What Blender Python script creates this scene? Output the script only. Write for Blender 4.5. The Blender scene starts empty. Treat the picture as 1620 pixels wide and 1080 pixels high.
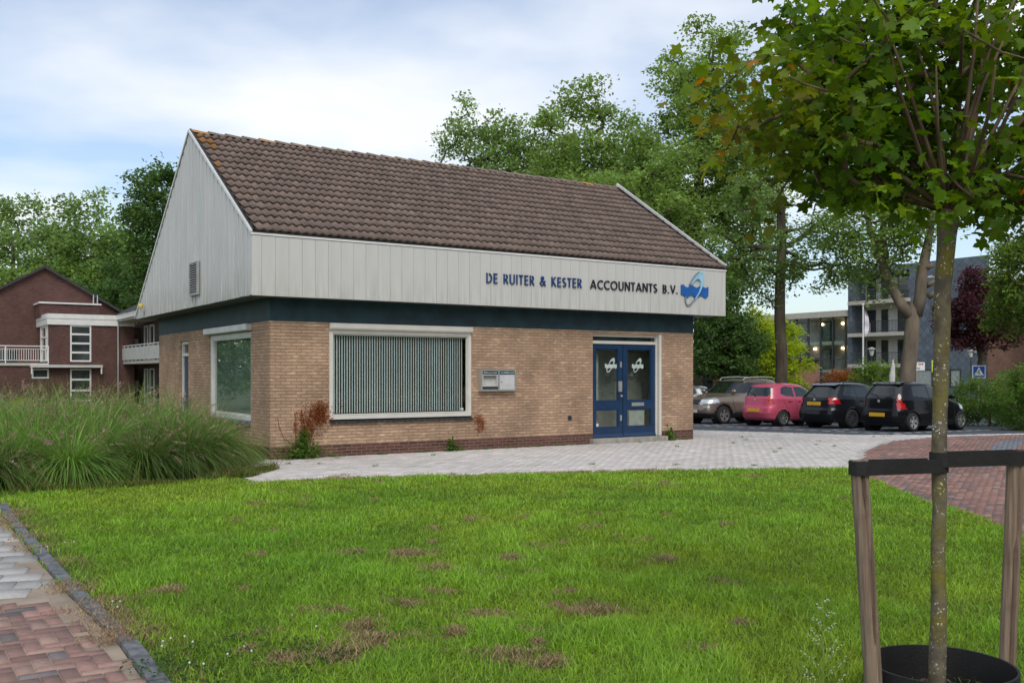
import bpy, bmesh, math, random
import numpy as np
from mathutils import Vector, Matrix
R = math.radians
scene = bpy.context.scene
# ---------------------------------------------------------------- camera, world, sun, exposure
cam_d = bpy.data.cameras.new('camera'); cam = bpy.data.objects.new('camera', cam_d)
scene.collection.objects.link(cam); scene.camera = cam
cam.location = (0, 0, 1.65); cam.rotation_euler = (R(90), 0, 0)
cam_d.sensor_width = 36; cam_d.lens = 34.4; cam_d.shift_y = 51/1620
cam_d.clip_start = 0.1; cam_d.clip_end = 3000
SUN_EL, SUN_AZ = R(46), R(170)          # azimuth measured from +Y (north) clockwise
world = bpy.data.worlds.new('World'); scene.world = world; world.use_nodes = True
def build_world():
    nt = world.node_tree; N = nt.nodes; L = nt.links; N.clear()
    out = N.new('ShaderNodeOutputWorld'); bg = N.new('ShaderNodeBackground'); bg.inputs['Strength'].default_value = 0.10
    sky = N.new('ShaderNodeTexSky'); sky.sky_type = 'NISHITA'; sky.sun_disc = False
    sky.sun_elevation = SUN_EL; sky.sun_rotation = SUN_AZ; sky.air_density = 1.0; sky.dust_density = 1.5; sky.ozone_density = 1.5
    tc = N.new('ShaderNodeTexCoord'); sep = N.new('ShaderNodeSeparateXYZ'); L.new(tc.outputs['Generated'], sep.inputs[0])
    zc = N.new('ShaderNodeMath'); zc.operation = 'ADD'; zc.inputs[1].default_value = 0.16; L.new(sep.outputs['Z'], zc.inputs[0])
    zm = N.new('ShaderNodeMath'); zm.operation = 'MAXIMUM'; zm.inputs[1].default_value = 0.05; L.new(zc.outputs[0], zm.inputs[0])
    dx = N.new('ShaderNodeMath'); dx.operation = 'DIVIDE'; L.new(sep.outputs['X'], dx.inputs[0]); L.new(zm.outputs[0], dx.inputs[1])
    dy = N.new('ShaderNodeMath'); dy.operation = 'DIVIDE'; L.new(sep.outputs['Y'], dy.inputs[0]); L.new(zm.outputs[0], dy.inputs[1])
    cb = N.new('ShaderNodeCombineXYZ'); L.new(dx.outputs[0], cb.inputs[0]); L.new(dy.outputs[0], cb.inputs[1])
    mp = N.new('ShaderNodeMapping'); mp.inputs['Location'].default_value = (1.9, 0.6, 0); mp.inputs['Scale'].default_value = (0.9, 1.0, 1); L.new(cb.outputs[0], mp.inputs[0])
    n1 = N.new('ShaderNodeTexNoise'); n1.inputs['Scale'].default_value = 0.8; n1.inputs['Detail'].default_value = 9; n1.inputs['Roughness'].default_value = 0.47; n1.inputs['Distortion'].default_value = 0.1
    L.new(mp.outputs[0], n1.inputs[0])
    rp = N.new('ShaderNodeValToRGB'); rp.color_ramp.elements[0].position = 0.42; rp.color_ramp.elements[1].position = 0.60
    rp.color_ramp.elements[0].color = (0.12, 0.12, 0.12, 1); rp.color_ramp.elements[1].color = (0.97, 0.97, 0.97, 1)
    L.new(n1.outputs['Fac'], rp.inputs[0])
    n2 = N.new('ShaderNodeTexNoise'); n2.inputs['Scale'].default_value = 1.3; n2.inputs['Detail'].default_value = 6; L.new(mp.outputs[0], n2.inputs[0])
    cr = N.new('ShaderNodeValToRGB'); cr.color_ramp.elements[0].position = 0.3; cr.color_ramp.elements[1].position = 0.7
    cr.color_ramp.elements[0].color = (5.5, 5.75, 6.2, 1); cr.color_ramp.elements[1].color = (6.35, 6.4, 6.5, 1); L.new(n2.outputs['Fac'], cr.inputs[0])
    mx = N.new('ShaderNodeMixRGB'); L.new(rp.outputs[0], mx.inputs[0]); L.new(sky.outputs[0], mx.inputs[1]); L.new(cr.outputs[0], mx.inputs[2])
    L.new(mx.outputs[0], bg.inputs['Color']); L.new(bg.outputs[0], out.inputs[0])
build_world()
sd = bpy.data.lights.new('sun', 'SUN'); sd.energy = 1.0; sd.angle = R(28); sd.color = (1, 0.95, 0.87)
sun = bpy.data.objects.new('sun', sd); scene.collection.objects.link(sun)
sdir = Vector((math.sin(SUN_AZ)*math.cos(SUN_EL), math.cos(SUN_AZ)*math.cos(SUN_EL), math.sin(SUN_EL)))
sun.rotation_euler = sdir.to_track_quat('Z', 'Y').to_euler()
scene.view_settings.view_transform = 'Standard'; scene.view_settings.look = 'None'
scene.view_settings.exposure = 0.80; scene.view_settings.gamma = 1.0

# ---------------------------------------------------------------- helpers
rng = np.random.default_rng(7); random.seed(7)
def srgb(r, g, b):
    f = lambda c: (c/255/12.92) if c/255 <= 0.04045 else ((c/255+0.055)/1.055)**2.4
    return (f(r), f(g), f(b))
TH = math.atan2(1.0, 1.541)
AX = np.array([math.cos(TH), math.sin(TH)]); BX = np.array([-math.sin(TH), math.cos(TH)])
def gz(y): return -0.018*min(max(y-25.0, 0), 20)
def link(o, parent=None):
    scene.collection.objects.link(o)
    if parent is not None: o.parent = parent
    return o
def tag(o, label=None, cat=None, group=None, kind=None):
    if label: o['label'] = label
    if cat: o['category'] = cat
    if group: o['group'] = group
    if kind: o['kind'] = kind
    return o
def thing(name, label, cat, loc=(0, 0, 0), rz=0, group=None):
    o = bpy.data.objects.new(name, None); link(o); o.location = loc; o.rotation_euler = (0, 0, rz)
    o.empty_display_size = 0.3
    return tag(o, label, cat, group)
def copy_tree(o, parent=None):
    c = o.copy(); scene.collection.objects.link(c); c.parent = parent
    for ch in list(o.children): copy_tree(ch, c)
    return c
class MB:
    def __init__(s): s.v = []; s.f = []; s.m = []; s.c = []
    def add(s, vs, fs, m=0, c=None):
        n = len(s.v); s.v += [tuple(map(float, p)) for p in vs]; s.f += [tuple(n+i for i in f) for f in fs]; s.m += [m]*len(fs)
        if c is not None: s.c += [c]*len(vs)
    def box(s, x0, y0, z0, x1, y1, z1, m=0, c=None):
        s.add([(x0,y0,z0),(x1,y0,z0),(x1,y1,z0),(x0,y1,z0),(x0,y0,z1),(x1,y0,z1),(x1,y1,z1),(x0,y1,z1)],
              [(0,3,2,1),(4,5,6,7),(0,1,5,4),(1,2,6,5),(2,3,7,6),(3,0,4,7)], m, c)
    def quad(s, a, b, c_, d, m=0, c=None): s.add([a,b,c_,d], [(0,1,2,3)], m, c)
    def prism(s, poly, fn, h, m=0):          # poly 2D, fn(x,y,d)->3D, h depth
        n = len(poly); vs = [fn(x, y, 0) for x, y in poly]+[fn(x, y, h) for x, y in poly]
        fs = [tuple(range(n)), tuple(range(2*n-1, n-1, -1))]+[(i, i+n, (i+1) % n+n, (i+1) % n) for i in range(n)]
        s.add(vs, fs, m)
    def beam(s, p0, p1, w, h, m=0, up=(0,0,1)):
        p0 = Vector(p0); p1 = Vector(p1); d = (p1-p0).normalized(); x = d.cross(Vector(up)).normalized(); y = x.cross(d)
        vs = []
        for p in (p0, p1):
            for sx, sy in ((-1,-1),(1,-1),(1,1),(-1,1)): vs.append(p+x*sx*w/2+y*sy*h/2)
        s.add(vs, [(3,2,1,0),(4,5,6,7),(0,1,5,4),(1,2,6,5),(2,3,7,6),(3,0,4,7)], m)
    def tube(s, pts, rad, n=8, m=0, cap=True, c=None):
        P = [Vector(p) for p in pts]; rad = rad if hasattr(rad, '__len__') else [rad]*len(P)
        ref = Vector((0.31, 0.95, 0.1)).normalized(); vs = []
        for i, p in enumerate(P):
            d = (P[min(i+1, len(P)-1)]-P[max(i-1, 0)]).normalized()
            if abs(d.dot(ref)) > 0.98: rr = Vector((0.95, -0.31, 0.1)).normalized()
            else: rr = ref
            x = d.cross(rr).normalized(); y = d.cross(x)
            for k in range(n):
                a = 2*math.pi*k/n; vs.append(p+(x*math.cos(a)+y*math.sin(a))*rad[i])
        fs = [(i*n+k, i*n+(k+1) % n, (i+1)*n+(k+1) % n, (i+1)*n+k) for i in range(len(P)-1) for k in range(n)]
        if cap: fs += [tuple(range(n-1, -1, -1)), tuple(range((len(P)-1)*n, len(P)*n))]
        s.add(vs, fs, m, c)
    def lathe(s, prof, n=24, c0=(0,0,0), axis='Z', m=0):
        vs = []
        for r, z in prof:
            for k in range(n):
                a = 2*math.pi*k/n; x, y = r*math.cos(a), r*math.sin(a)
                vs.append((c0[0]+x, c0[1]+y, c0[2]+z) if axis == 'Z' else (c0[0]+x, c0[1]+z, c0[2]+y))
        fs = [(i*n+k, i*n+(k+1) % n, (i+1)*n+(k+1) % n, (i+1)*n+k) for i in range(len(prof)-1) for k in range(n)]
        s.add(vs, fs, m)
    def build(s, name, mats, parent=None, smooth=False):
        me = bpy.data.meshes.new(name); me.from_pydata(s.v, [], s.f)
        mats = mats if isinstance(mats, (list, tuple)) else [mats]
        for m in mats: me.materials.append(m)
        if len(mats) > 1: me.polygons.foreach_set('material_index', s.m)
        if s.c and len(s.c) == len(s.v):
            ca = me.color_attributes.new('Col', 'FLOAT_COLOR', 'POINT')
            ca.data.foreach_set('color', np.array([(*c[:3], 1) for c in s.c], 'f').ravel())
        if smooth: me.polygons.foreach_set('use_smooth', [True]*len(me.polygons))
        me.update(); o = bpy.data.objects.new(name, me); link(o, parent); return o
def np_mesh(name, verts, faces_flat, counts, mats, parent=None, col=None, midx=None, smooth=False):
    me = bpy.data.meshes.new(name); nv = len(verts); nl = len(faces_flat); nf = len(counts)
    me.vertices.add(nv); me.vertices.foreach_set('co', np.asarray(verts, 'f').ravel())
    me.loops.add(nl); me.loops.foreach_set('vertex_index', np.asarray(faces_flat, 'i'))
    me.polygons.add(nf); st = np.zeros(nf, 'i'); st[1:] = np.cumsum(counts)[:-1]
    me.polygons.foreach_set('loop_start', st)
    if midx is not None: me.polygons.foreach_set('material_index', np.asarray(midx, 'i'))
    if smooth: me.polygons.foreach_set('use_smooth', np.ones(nf, bool))
    for m in (mats if isinstance(mats, (list, tuple)) else [mats]): me.materials.append(m)
    if col is not None:
        ca = me.color_attributes.new('Col', 'FLOAT_COLOR', 'POINT'); c4 = np.ones((nv, 4), 'f'); c4[:, :3] = col
        ca.data.foreach_set('color', c4.ravel())
    me.update(); me.validate(); o = bpy.data.objects.new(name, me); return link(o, parent)
def inpoly(x, y, poly):
    r = np.zeros(np.shape(x), bool); n = len(poly)
    for i in range(n):
        x0, y0 = poly[i]; x1, y1 = poly[(i+1) % n]
        if y0 == y1: continue
        c = ((y0 > y) != (y1 > y)) & (x < (x1-x0)*(y-y0)/(y1-y0)+x0); r ^= c
    return r
_tab = rng.random((64, 64))
def vnoise(x, y, s):
    x = np.asarray(x)*s+100; y = np.asarray(y)*s+100; xi = np.floor(x).astype(int); yi = np.floor(y).astype(int); fx = x-xi; fy = y-yi
    fx = fx*fx*(3-2*fx); fy = fy*fy*(3-2*fy); g = lambda i, j: _tab[i % 64, j % 64]
    return (g(xi,yi)*(1-fx)+g(xi+1,yi)*fx)*(1-fy)+(g(xi,yi+1)*(1-fx)+g(xi+1,yi+1)*fx)*fy
# ---------------------------------------------------------------- materials
def newmat(name):
    m = bpy.data.materials.new(name); m.use_nodes = True; nt = m.node_tree
    return m, nt, nt.nodes, nt.links, nt.nodes['Principled BSDF']
def noise_mix(N, L, vec, c1, c2, scale, detail=4, lo=0.35, hi=0.65):
    n = N.new('ShaderNodeTexNoise'); n.inputs['Scale'].default_value = scale; n.inputs['Detail'].default_value = detail; L.new(vec, n.inputs[0])
    r = N.new('ShaderNodeValToRGB'); r.color_ramp.elements[0].position = lo; r.color_ramp.elements[1].position = hi; L.new(n.outputs['Fac'], r.inputs[0])
    mx = N.new('ShaderNodeMixRGB'); L.new(r.outputs[0], mx.inputs[0])
    for i, c in ((1, c1), (2, c2)):
        if isinstance(c, tuple): mx.inputs[i].default_value = (*c[:3], 1)
        else: L.new(c, mx.inputs[i])
    return mx.outputs[0]
def mat(name, col, rough=0.6, metal=0.0, var=0.12, vscale=6, bump=0.0, bscale=60, spec=0.5, coat=0.0, stretch=(1,1,1), attr=False, emit=None):
    m, nt, N, L, b = newmat(name)
    tc = N.new('ShaderNodeTexCoord'); mp = N.new('ShaderNodeMapping'); mp.inputs['Scale'].default_value = stretch; L.new(tc.outputs['Object'], mp.inputs[0])
    if attr:
        at = N.new('ShaderNodeAttribute'); at.attribute_name = 'Col'
        n = N.new('ShaderNodeTexNoise'); n.inputs['Scale'].default_value = vscale; n.inputs['Detail'].default_value = 5; L.new(mp.outputs[0], n.inputs[0])
        mr = N.new('ShaderNodeMapRange'); mr.inputs['From Min'].default_value = 0.3; mr.inputs['From Max'].default_value = 0.7; mr.inputs['To Min'].default_value = 1-var; mr.inputs['To Max'].default_value = 1+var; L.new(n.outputs['Fac'], mr.inputs[0])
        mu = N.new('ShaderNodeMixRGB'); mu.blend_type = 'MULTIPLY'; mu.inputs[0].default_value = 1; L.new(at.outputs['Color'], mu.inputs[1]); L.new(mr.outputs[0], mu.inputs[2])
        L.new(mu.outputs[0], b.inputs['Base Color'])
    else:
        c1 = tuple(max(0, c*(1-var)) for c in col); c2 = tuple(min(1, c*(1+var)) for c in col)
        L.new(noise_mix(N, L, mp.outputs[0], c1, c2, vscale), b.inputs['Base Color'])
    b.inputs['Roughness'].default_value = rough; b.inputs['Metallic'].default_value = metal
    b.inputs['Specular IOR Level'].default_value = spec; b.inputs['Coat Weight'].default_value = coat
    if bump:
        n = N.new('ShaderNodeTexNoise'); n.inputs['Scale'].default_value = bscale; n.inputs['Detail'].default_value = 6; L.new(mp.outputs[0], n.inputs[0])
        bp = N.new('ShaderNodeBump'); bp.inputs['Strength'].default_value = bump; bp.inputs['Distance'].default_value = 0.02; L.new(n.outputs['Fac'], bp.inputs['Height']); L.new(bp.outputs[0], b.inputs['Normal'])
    if emit: b.inputs['Emission Color'].default_value = (*emit[:3], 1); b.inputs['Emission Strength'].default_value = emit[3]
    return m
def wall_uv(N, L, off=(0, 0), rot=0):
    tc = N.new('ShaderNodeTexCoord'); s = N.new('ShaderNodeSeparateXYZ'); L.new(tc.outputs['Object'], s.inputs[0])
    a = N.new('ShaderNodeMath'); a.operation = 'ADD'; L.new(s.outputs['X'], a.inputs[0]); L.new(s.outputs['Y'], a.inputs[1])
    c = N.new('ShaderNodeCombineXYZ'); L.new(a.outputs[0], c.inputs[0]); L.new(s.outputs['Z'], c.inputs[1])
    mp = N.new('ShaderNodeMapping'); mp.inputs['Rotation'].default_value = (0, 0, rot); mp.inputs['Location'].default_value = (*off, 0); L.new(c.outputs[0], mp.inputs[0])
    return mp.outputs[0], tc.outputs['Object']
def brick_mat(name, c1, c2, cm, bw=0.21, bh=0.0625, mort=0.008, c3=None, bump=0.5, rot=0, offset=0.5, rough=0.9, blot=0.15):
    m, nt, N, L, b = newmat(name); uv, obj = wall_uv(N, L, rot=rot)
    # slight wobble of the courses
    wn = N.new('ShaderNodeTexNoise'); wn.inputs['Scale'].default_value = 9; wn.inputs['Detail'].default_value = 3; L.new(uv, wn.inputs[0])
    ws = N.new('ShaderNodeVectorMath'); ws.operation = 'SUBTRACT'; L.new(wn.outputs['Color'], ws.inputs[0]); ws.inputs[1].default_value = (0.5, 0.5, 0.5)
    wk = N.new('ShaderNodeVectorMath'); wk.operation = 'SCALE'; wk.inputs['Scale'].default_value = 0.22*bh; L.new(ws.outputs[0], wk.inputs[0])
    wa = N.new('ShaderNodeVectorMath'); L.new(uv, wa.inputs[0]); L.new(wk.outputs[0], wa.inputs[1])
    br = N.new('ShaderNodeTexBrick'); br.offset = offset; br.inputs['Scale'].default_value = 1; br.inputs['Brick Width'].default_value = bw; br.inputs['Row Height'].default_value = bh
    br.inputs['Mortar Size'].default_value = mort; br.inputs['Mortar Smooth'].default_value = 0.3; br.inputs['Bias'].default_value = -0.1
    br.inputs['Color1'].default_value = (*c1, 1); br.inputs['Color2'].default_value = (*c2, 1); br.inputs['Mortar'].default_value = (*cm, 1)
    L.new(wa.outputs[0], br.inputs[0])
    col = br.outputs['Color']
    if c3:   # scattered light / odd bricks: stretched noise
        mp = N.new('ShaderNodeMapping'); mp.inputs['Scale'].default_value = (5.0, 16.0, 1); L.new(uv, mp.inputs[0])
        col = noise_mix(N, L, mp.outputs[0], col, c3, 1.0, 2, 0.57, 0.70)
    dark = N.new('ShaderNodeMixRGB'); dark.blend_type = 'MULTIPLY'; dark.inputs[0].default_value = 1
    n = N.new('ShaderNodeTexNoise'); n.inputs['Scale'].default_value = 1.3; n.inputs['Detail'].default_value = 8; L.new(obj, n.inputs[0])
    mr = N.new('ShaderNodeMapRange'); mr.inputs['From Min'].default_value = 0.3; mr.inputs['From Max'].default_value = 0.7; mr.inputs['To Min'].default_value = 1-blot; mr.inputs['To Max'].default_value = 1+blot; L.new(n.outputs['Fac'], mr.inputs[0])
    L.new(col, dark.inputs[1]); L.new(mr.outputs[0], dark.inputs[2]); L.new(dark.outputs[0], b.inputs['Base Color'])
    b.inputs['Roughness'].default_value = rough; b.inputs['Specular IOR Level'].default_value = 0.25
    n3 = N.new('ShaderNodeTexNoise'); n3.inputs['Scale'].default_value = 45; n3.inputs['Detail'].default_value = 6; L.new(obj, n3.inputs[0])
    s = N.new('ShaderNodeMath'); s.operation = 'MULTIPLY_ADD'; s.inputs[1].default_value = -1.3; L.new(br.outputs['Fac'], s.inputs[0]); L.new(n3.outputs['Fac'], s.inputs[2])
    bp = N.new('ShaderNodeBump'); bp.inputs['Strength'].default_value = bump; bp.inputs['Distance'].default_value = 0.02; L.new(s.outputs[0], bp.inputs['Height']); L.new(bp.outputs[0], b.inputs['Normal'])
    return m
def glass_mat(name, tint=(0.7, 0.8, 0.75), refl=1.0, gloss=(1, 1, 1), rough=0.0, minr=0.0):
    m, nt, N, L, b = newmat(name); N.remove(b); out = N['Material Output']
    t = N.new('ShaderNodeBsdfTransparent'); t.inputs[0].default_value = (*tint, 1)
    g = N.new('ShaderNodeBsdfGlossy'); g.inputs['Roughness'].default_value = rough; g.inputs[0].default_value = (*gloss, 1)
    f = N.new('ShaderNodeFresnel'); f.inputs[0].default_value = 1.6
    ml = N.new('ShaderNodeMath'); ml.operation = 'MULTIPLY_ADD'; ml.inputs[1].default_value = refl; ml.inputs[2].default_value = minr; ml.use_clamp = True; L.new(f.outputs[0], ml.inputs[0])
    ge = N.new('ShaderNodeNewGeometry'); fr_ = N.new('ShaderNodeMath'); fr_.operation = 'SUBTRACT'; fr_.inputs[0].default_value = 1; L.new(ge.outputs['Backfacing'], fr_.inputs[1])
    m2 = N.new('ShaderNodeMath'); m2.operation = 'MULTIPLY'; L.new(ml.outputs[0], m2.inputs[0]); L.new(fr_.outputs[0], m2.inputs[1]); ml = m2
    mx = N.new('ShaderNodeMixShader'); L.new(ml.outputs[0], mx.inputs[0]); L.new(t.outputs[0], mx.inputs[1]); L.new(g.outputs[0], mx.inputs[2]); L.new(mx.outputs[0], out.inputs[0])
    return m
def leaf_mat(name, c1, c2, c3=None, p3=0.9, trans=0.35, attr=False, gloss=0.25):
    m, nt, N, L, b = newmat(name); out = N['Material Output']
    if attr:
        at = N.new('ShaderNodeAttribute'); at.attribute_name = 'Col'; col = at.outputs['Color']
    else:
        ge = N.new('ShaderNodeNewGeometry'); r = N.new('ShaderNodeValToRGB'); e = r.color_ramp.elements
        e[0].color = (*c1, 1); e[1].color = (*c2, 1); e[1].position = 0.85
        if c3: e[1].position = p3-0.05; x = e.new(p3); x.color = (*c3, 1)
        L.new(ge.outputs['Random Per Island'], r.inputs[0]); col = r.outputs[0]
    b.inputs['Roughness'].default_value = 0.5; b.inputs['Specular IOR Level'].default_value = gloss; L.new(col, b.inputs['Base Color'])
    tr = N.new('ShaderNodeBsdfTranslucent'); hs = N.new('ShaderNodeHueSaturation'); hs.inputs['Hue'].default_value = 0.48; hs.inputs['Saturation'].default_value = 1.1; hs.inputs['Value'].default_value = 1.4
    L.new(col, hs.inputs['Color']); L.new(hs.outputs[0], tr.inputs[0])
    mx = N.new('ShaderNodeMixShader'); mx.inputs[0].default_value = trans; L.new(b.outputs[0], mx.inputs[1]); L.new(tr.outputs[0], mx.inputs[2]); L.new(mx.outputs[0], out.inputs[0])
    return m
M = {}
M['brick'] = brick_mat('tan_brick', (.48,.315,.208), (.365,.238,.155), (.275,.20,.145), c3=(.58,.42,.27), bump=1.0, blot=0.24)  # mortar colour darkened for recess shadow as well as dirty joints
M['plinth'] = brick_mat('plinth_brick', (.135,.065,.05), (.07,.038,.034), (.22,.14,.11), bw=0.21, bump=0.6)
M['redbrick'] = brick_mat('dark_red_brick', (.12,.055,.045), (.065,.032,.03), (.13,.085,.075), bump=0.4)
M['orangebrick'] = brick_mat('orange_brick', (.30,.16,.11), (.20,.10,.07), (.25,.17,.13), bump=0.3)
M['slate'] = brick_mat('slate_cladding', (.135,.165,.20), (.095,.12,.15), (.06,.075,.095), bw=0.5, bh=0.5, mort=0.02, rot=R(45), offset=0.0, bump=0.3, rough=0.55)
M['clad'] = mat('cream_cladding', (.54,.535,.505), 0.55, var=0.05, vscale=1.5, bump=0.04, bscale=10, stretch=(3,3,0.5))
M['cladback'] = mat('cladding_joint', (.22,.22,.20), 0.8)
M['white'] = mat('white_paint', (.66,.655,.63), 0.4, var=0.06, vscale=3)
M['cream'] = mat('cream_paint', (.62,.60,.545), 0.4, var=0.05, vscale=3)
M['navy'] = mat('dark_blue_band', (.006,.030,.040), 0.6, var=0.35, vscale=3, bump=0.12, bscale=40)
M['blue'] = mat('blue_paint', (.010,.035,.090), 0.32, var=0.1)
M['soffit'] = mat('soffit_board', (.10,.11,.105), 0.7, var=0.2)
M['black'] = mat('black_plastic', (.012,.012,.013), 0.5, var=0.2)
M['black2'] = mat('black_rubber', (.009,.009,.009), 0.75, var=0.3, bump=0.2, bscale=80)
M['dark'] = mat('dark_interior', (.03,.03,.03), 0.9)
M['room'] = mat('interior_plaster', (.40,.40,.37), 0.8)
M['grey'] = mat('grey_metal', (.35,.35,.34), 0.45, metal=0.2)
M['alu'] = mat('aluminium', (.55,.56,.55), 0.35, metal=0.7, var=0.06)
M['silver'] = mat('silver_paint', (.5,.5,.5), 0.4, var=0.08)
M['concrete'] = mat('concrete', (.30,.28,.25), 0.9, var=0.2, bump=0.2)
M['slab'] = mat('balcony_slab', (.45,.42,.37), 0.8, var=0.1)
M['glass'] = glass_mat('window_glass', (.90,.935,.92), 1.5, minr=0.015)
M['glass_side'] = glass_mat('side_window_glass', (.90,.95,.93), 1.5, (0.9,.96,.93), minr=0.05)
M['glass_far'] = mat('far_window_glass', (.035,.045,.045), 0.08, var=0.5, vscale=1.2, spec=0.9)
M['frost'] = mat('frosted_film', (.42,.5,.47), 0.7); M['reflection_panel'] = mat('pale_green_reflection', (.17,.215,.185), 0.8, var=.12, vscale=2)
M['blind'] = mat('blind_fabric', (.82,.84,.82), 0.8, var=0.04)
M['darkmetal'] = mat('dark_grey_metal', (.03,.035,.04), 0.5)
M['roofdark'] = mat('dark_roofing', (.035,.033,.035), 0.8, var=0.3)
def sf_mat():
    m, nt, N, L, b = newmat('tree_bark_mossy'); tc = N.new('ShaderNodeTexCoord')
    c = noise_mix(N, L, tc.outputs['Object'], (.15,.125,.085), (.085,.07,.048), 14, 8, 0.4, 0.6)
    c = noise_mix(N, L, tc.outputs['Object'], c, (.16,.135,.025), 5.5, 5, 0.46, 0.62)
    mp = N.new('ShaderNodeMapping'); mp.inputs['Scale'].default_value = (1, 1, 1); L.new(tc.outputs['Object'], mp.inputs[0])
    c2 = noise_mix(N, L, mp.outputs[0], c, (.55,.56,.50), 75, 2, 0.62, 0.68)
    c = noise_mix(N, L, mp.outputs[0], c, c2, 11, 3, 0.46, 0.56)
    L.new(c, b.inputs['Base Color']); b.inputs['Roughness'].default_value = 0.9
    n = N.new('ShaderNodeTexNoise'); n.inputs['Scale'].default_value = 40; n.inputs['Detail'].default_value = 8; L.new(tc.outputs['Object'], n.inputs[0])
    bp = N.new('ShaderNodeBump'); bp.inputs['Strength'].default_value = 0.6; bp.inputs['Distance'].default_value = 0.01; L.new(n.outputs['Fac'], bp.inputs['Height']); L.new(bp.outputs[0], b.inputs['Normal'])
    return m
M['bark_near'] = sf_mat()
M['bark'] = mat('tree_bark', (.085,.066,.045), 0.95, var=0.45, vscale=4, bump=0.6, bscale=12, stretch=(1,1,0.25))
M['bark_pale'] = mat('pale_tree_bark', (.15,.12,.085), 0.95, var=0.3, vscale=3, bump=0.5, bscale=10, stretch=(1,1,0.3))
M['twig'] = mat('twig_bark', (.13,.085,.055), 0.9, var=0.3)
def wood_mat():
    m, nt, N, L, b = newmat('weathered_wood'); tc = N.new('ShaderNodeTexCoord')
    mp = N.new('ShaderNodeMapping'); mp.inputs['Scale'].default_value = (60, 60, 2.2); L.new(tc.outputs['Object'], mp.inputs[0])
    c = noise_mix(N, L, mp.outputs[0], (.27,.20,.145), (.13,.085,.058), 1, 8, 0.35, 0.7)
    c = noise_mix(N, L, tc.outputs['Object'], c, (.10,.06,.045), 5, 4, 0.55, 0.8)
    L.new(c, b.inputs['Base Color']); b.inputs['Roughness'].default_value = 0.85
    n = N.new('ShaderNodeTexNoise'); n.inputs['Scale'].default_value = 1; n.inputs['Detail'].default_value = 6; L.new(mp.outputs[0], n.inputs[0])
    bp = N.new('ShaderNodeBump'); bp.inputs['Strength'].default_value = 0.5; bp.inputs['Distance'].default_value = 0.006; L.new(n.outputs['Fac'], bp.inputs['Height']); L.new(bp.outputs[0], b.inputs['Normal'])
    return m
M['wood'] = wood_mat()
def tile_mat():
    m, nt, N, L, b = newmat('roof_tile'); tc = N.new('ShaderNodeTexCoord'); at = N.new('ShaderNodeAttribute'); at.attribute_name = 'Col'
    c = noise_mix(N, L, tc.outputs['Object'], (1.75,1.68,1.62), (1.25,1.23,1.24), 9, 8, 0.3, 0.7)
    mu = N.new('ShaderNodeMixRGB'); mu.blend_type = 'MULTIPLY'; mu.inputs[0].default_value = 1; L.new(at.outputs['Color'], mu.inputs[1]); L.new(c, mu.inputs[2])
    c2 = noise_mix(N, L, tc.outputs['Object'], mu.outputs[0], (.42,.40,.36), 26, 2, 0.74, 0.77)
    L.new(c2, b.inputs['Base Color']); b.inputs['Roughness'].default_value = 0.9; b.inputs['Specular IOR Level'].default_value = 0.2
    n = N.new('ShaderNodeTexNoise'); n.inputs['Scale'].default_value = 70; n.inputs['Detail'].default_value = 5; L.new(tc.outputs['Object'], n.inputs[0])
    bp = N.new('ShaderNodeBump'); bp.inputs['Strength'].default_value = 0.4; bp.inputs['Distance'].default_value = 0.01; L.new(n.outputs['Fac'], bp.inputs['Height']); L.new(bp.outputs[0], b.inputs['Normal'])
    return m
M['tile'] = tile_mat()
M['paver'] = mat('paver_stone', (1,1,1), 0.9, var=0.12, vscale=30, bump=0.15, bscale=90, attr=True)
M['sand'] = mat('joint_sand', (.30,.24,.18), 0.95, var=0.2, vscale=3)
# ---------------------------------------------------------------- the ground
def sheet(name, poly, m, dz):
    bm = bmesh.new(); bm.faces.new([bm.verts.new((x, y, 0)) for x, y in poly])
    for yy in (25, 45):
        bmesh.ops.bisect_plane(bm, geom=bm.verts[:]+bm.edges[:]+bm.faces[:], plane_co=(0, yy, 0), plane_no=(0, 1, 0))
    for v in bm.verts: v.co.z = gz(v.co.y)+dz
    bmesh.ops.recalc_face_normals(bm, faces=bm.faces[:])
    for f in bm.faces:
        if f.normal.z < 0: f.normal_flip()
    me = bpy.data.meshes.new(name); bm.to_mesh(me); bm.free(); me.materials.append(m)
    return tag(link(bpy.data.objects.new(name, me)), kind='structure')
M['ground'] = mat('rough_ground', (.10,.11,.045), 0.95, var=0.35, vscale=0.6, bump=0.3, bscale=8)
M['soil'] = mat('lawn_soil', (.060,.085,.018), 0.95, var=0.35, vscale=4, bump=0.5, bscale=30)
M['tarmac'] = brick_mat('parking_paver', (.085,.095,.115), (.065,.075,.092), (.05,.055,.06), bw=0.21, bh=0.105, mort=0.006, rot=0.4, bump=0.2, rough=0.75)
def ground_uv(m):       # lay the brick pattern in the ground plane
    nt = m.node_tree; N = nt.nodes; L = nt.links
    for n in N:
        if n.type == 'MAPPING' and n.inputs['Scale'].default_value[0] == 1:
            tc = [q for q in N if q.type == 'TEX_COORD'][0]; L.new(tc.outputs['Object'], n.inputs[0]); break
ground_uv(M['tarmac'])
M['line'] = mat('road_marking', (.62,.62,.6), 0.8, var=0.1)
sheet('ground', [(-1500,-200),(1500,-200),(1500,1800),(-1500,1800)], M['ground'], -0.01)
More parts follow.
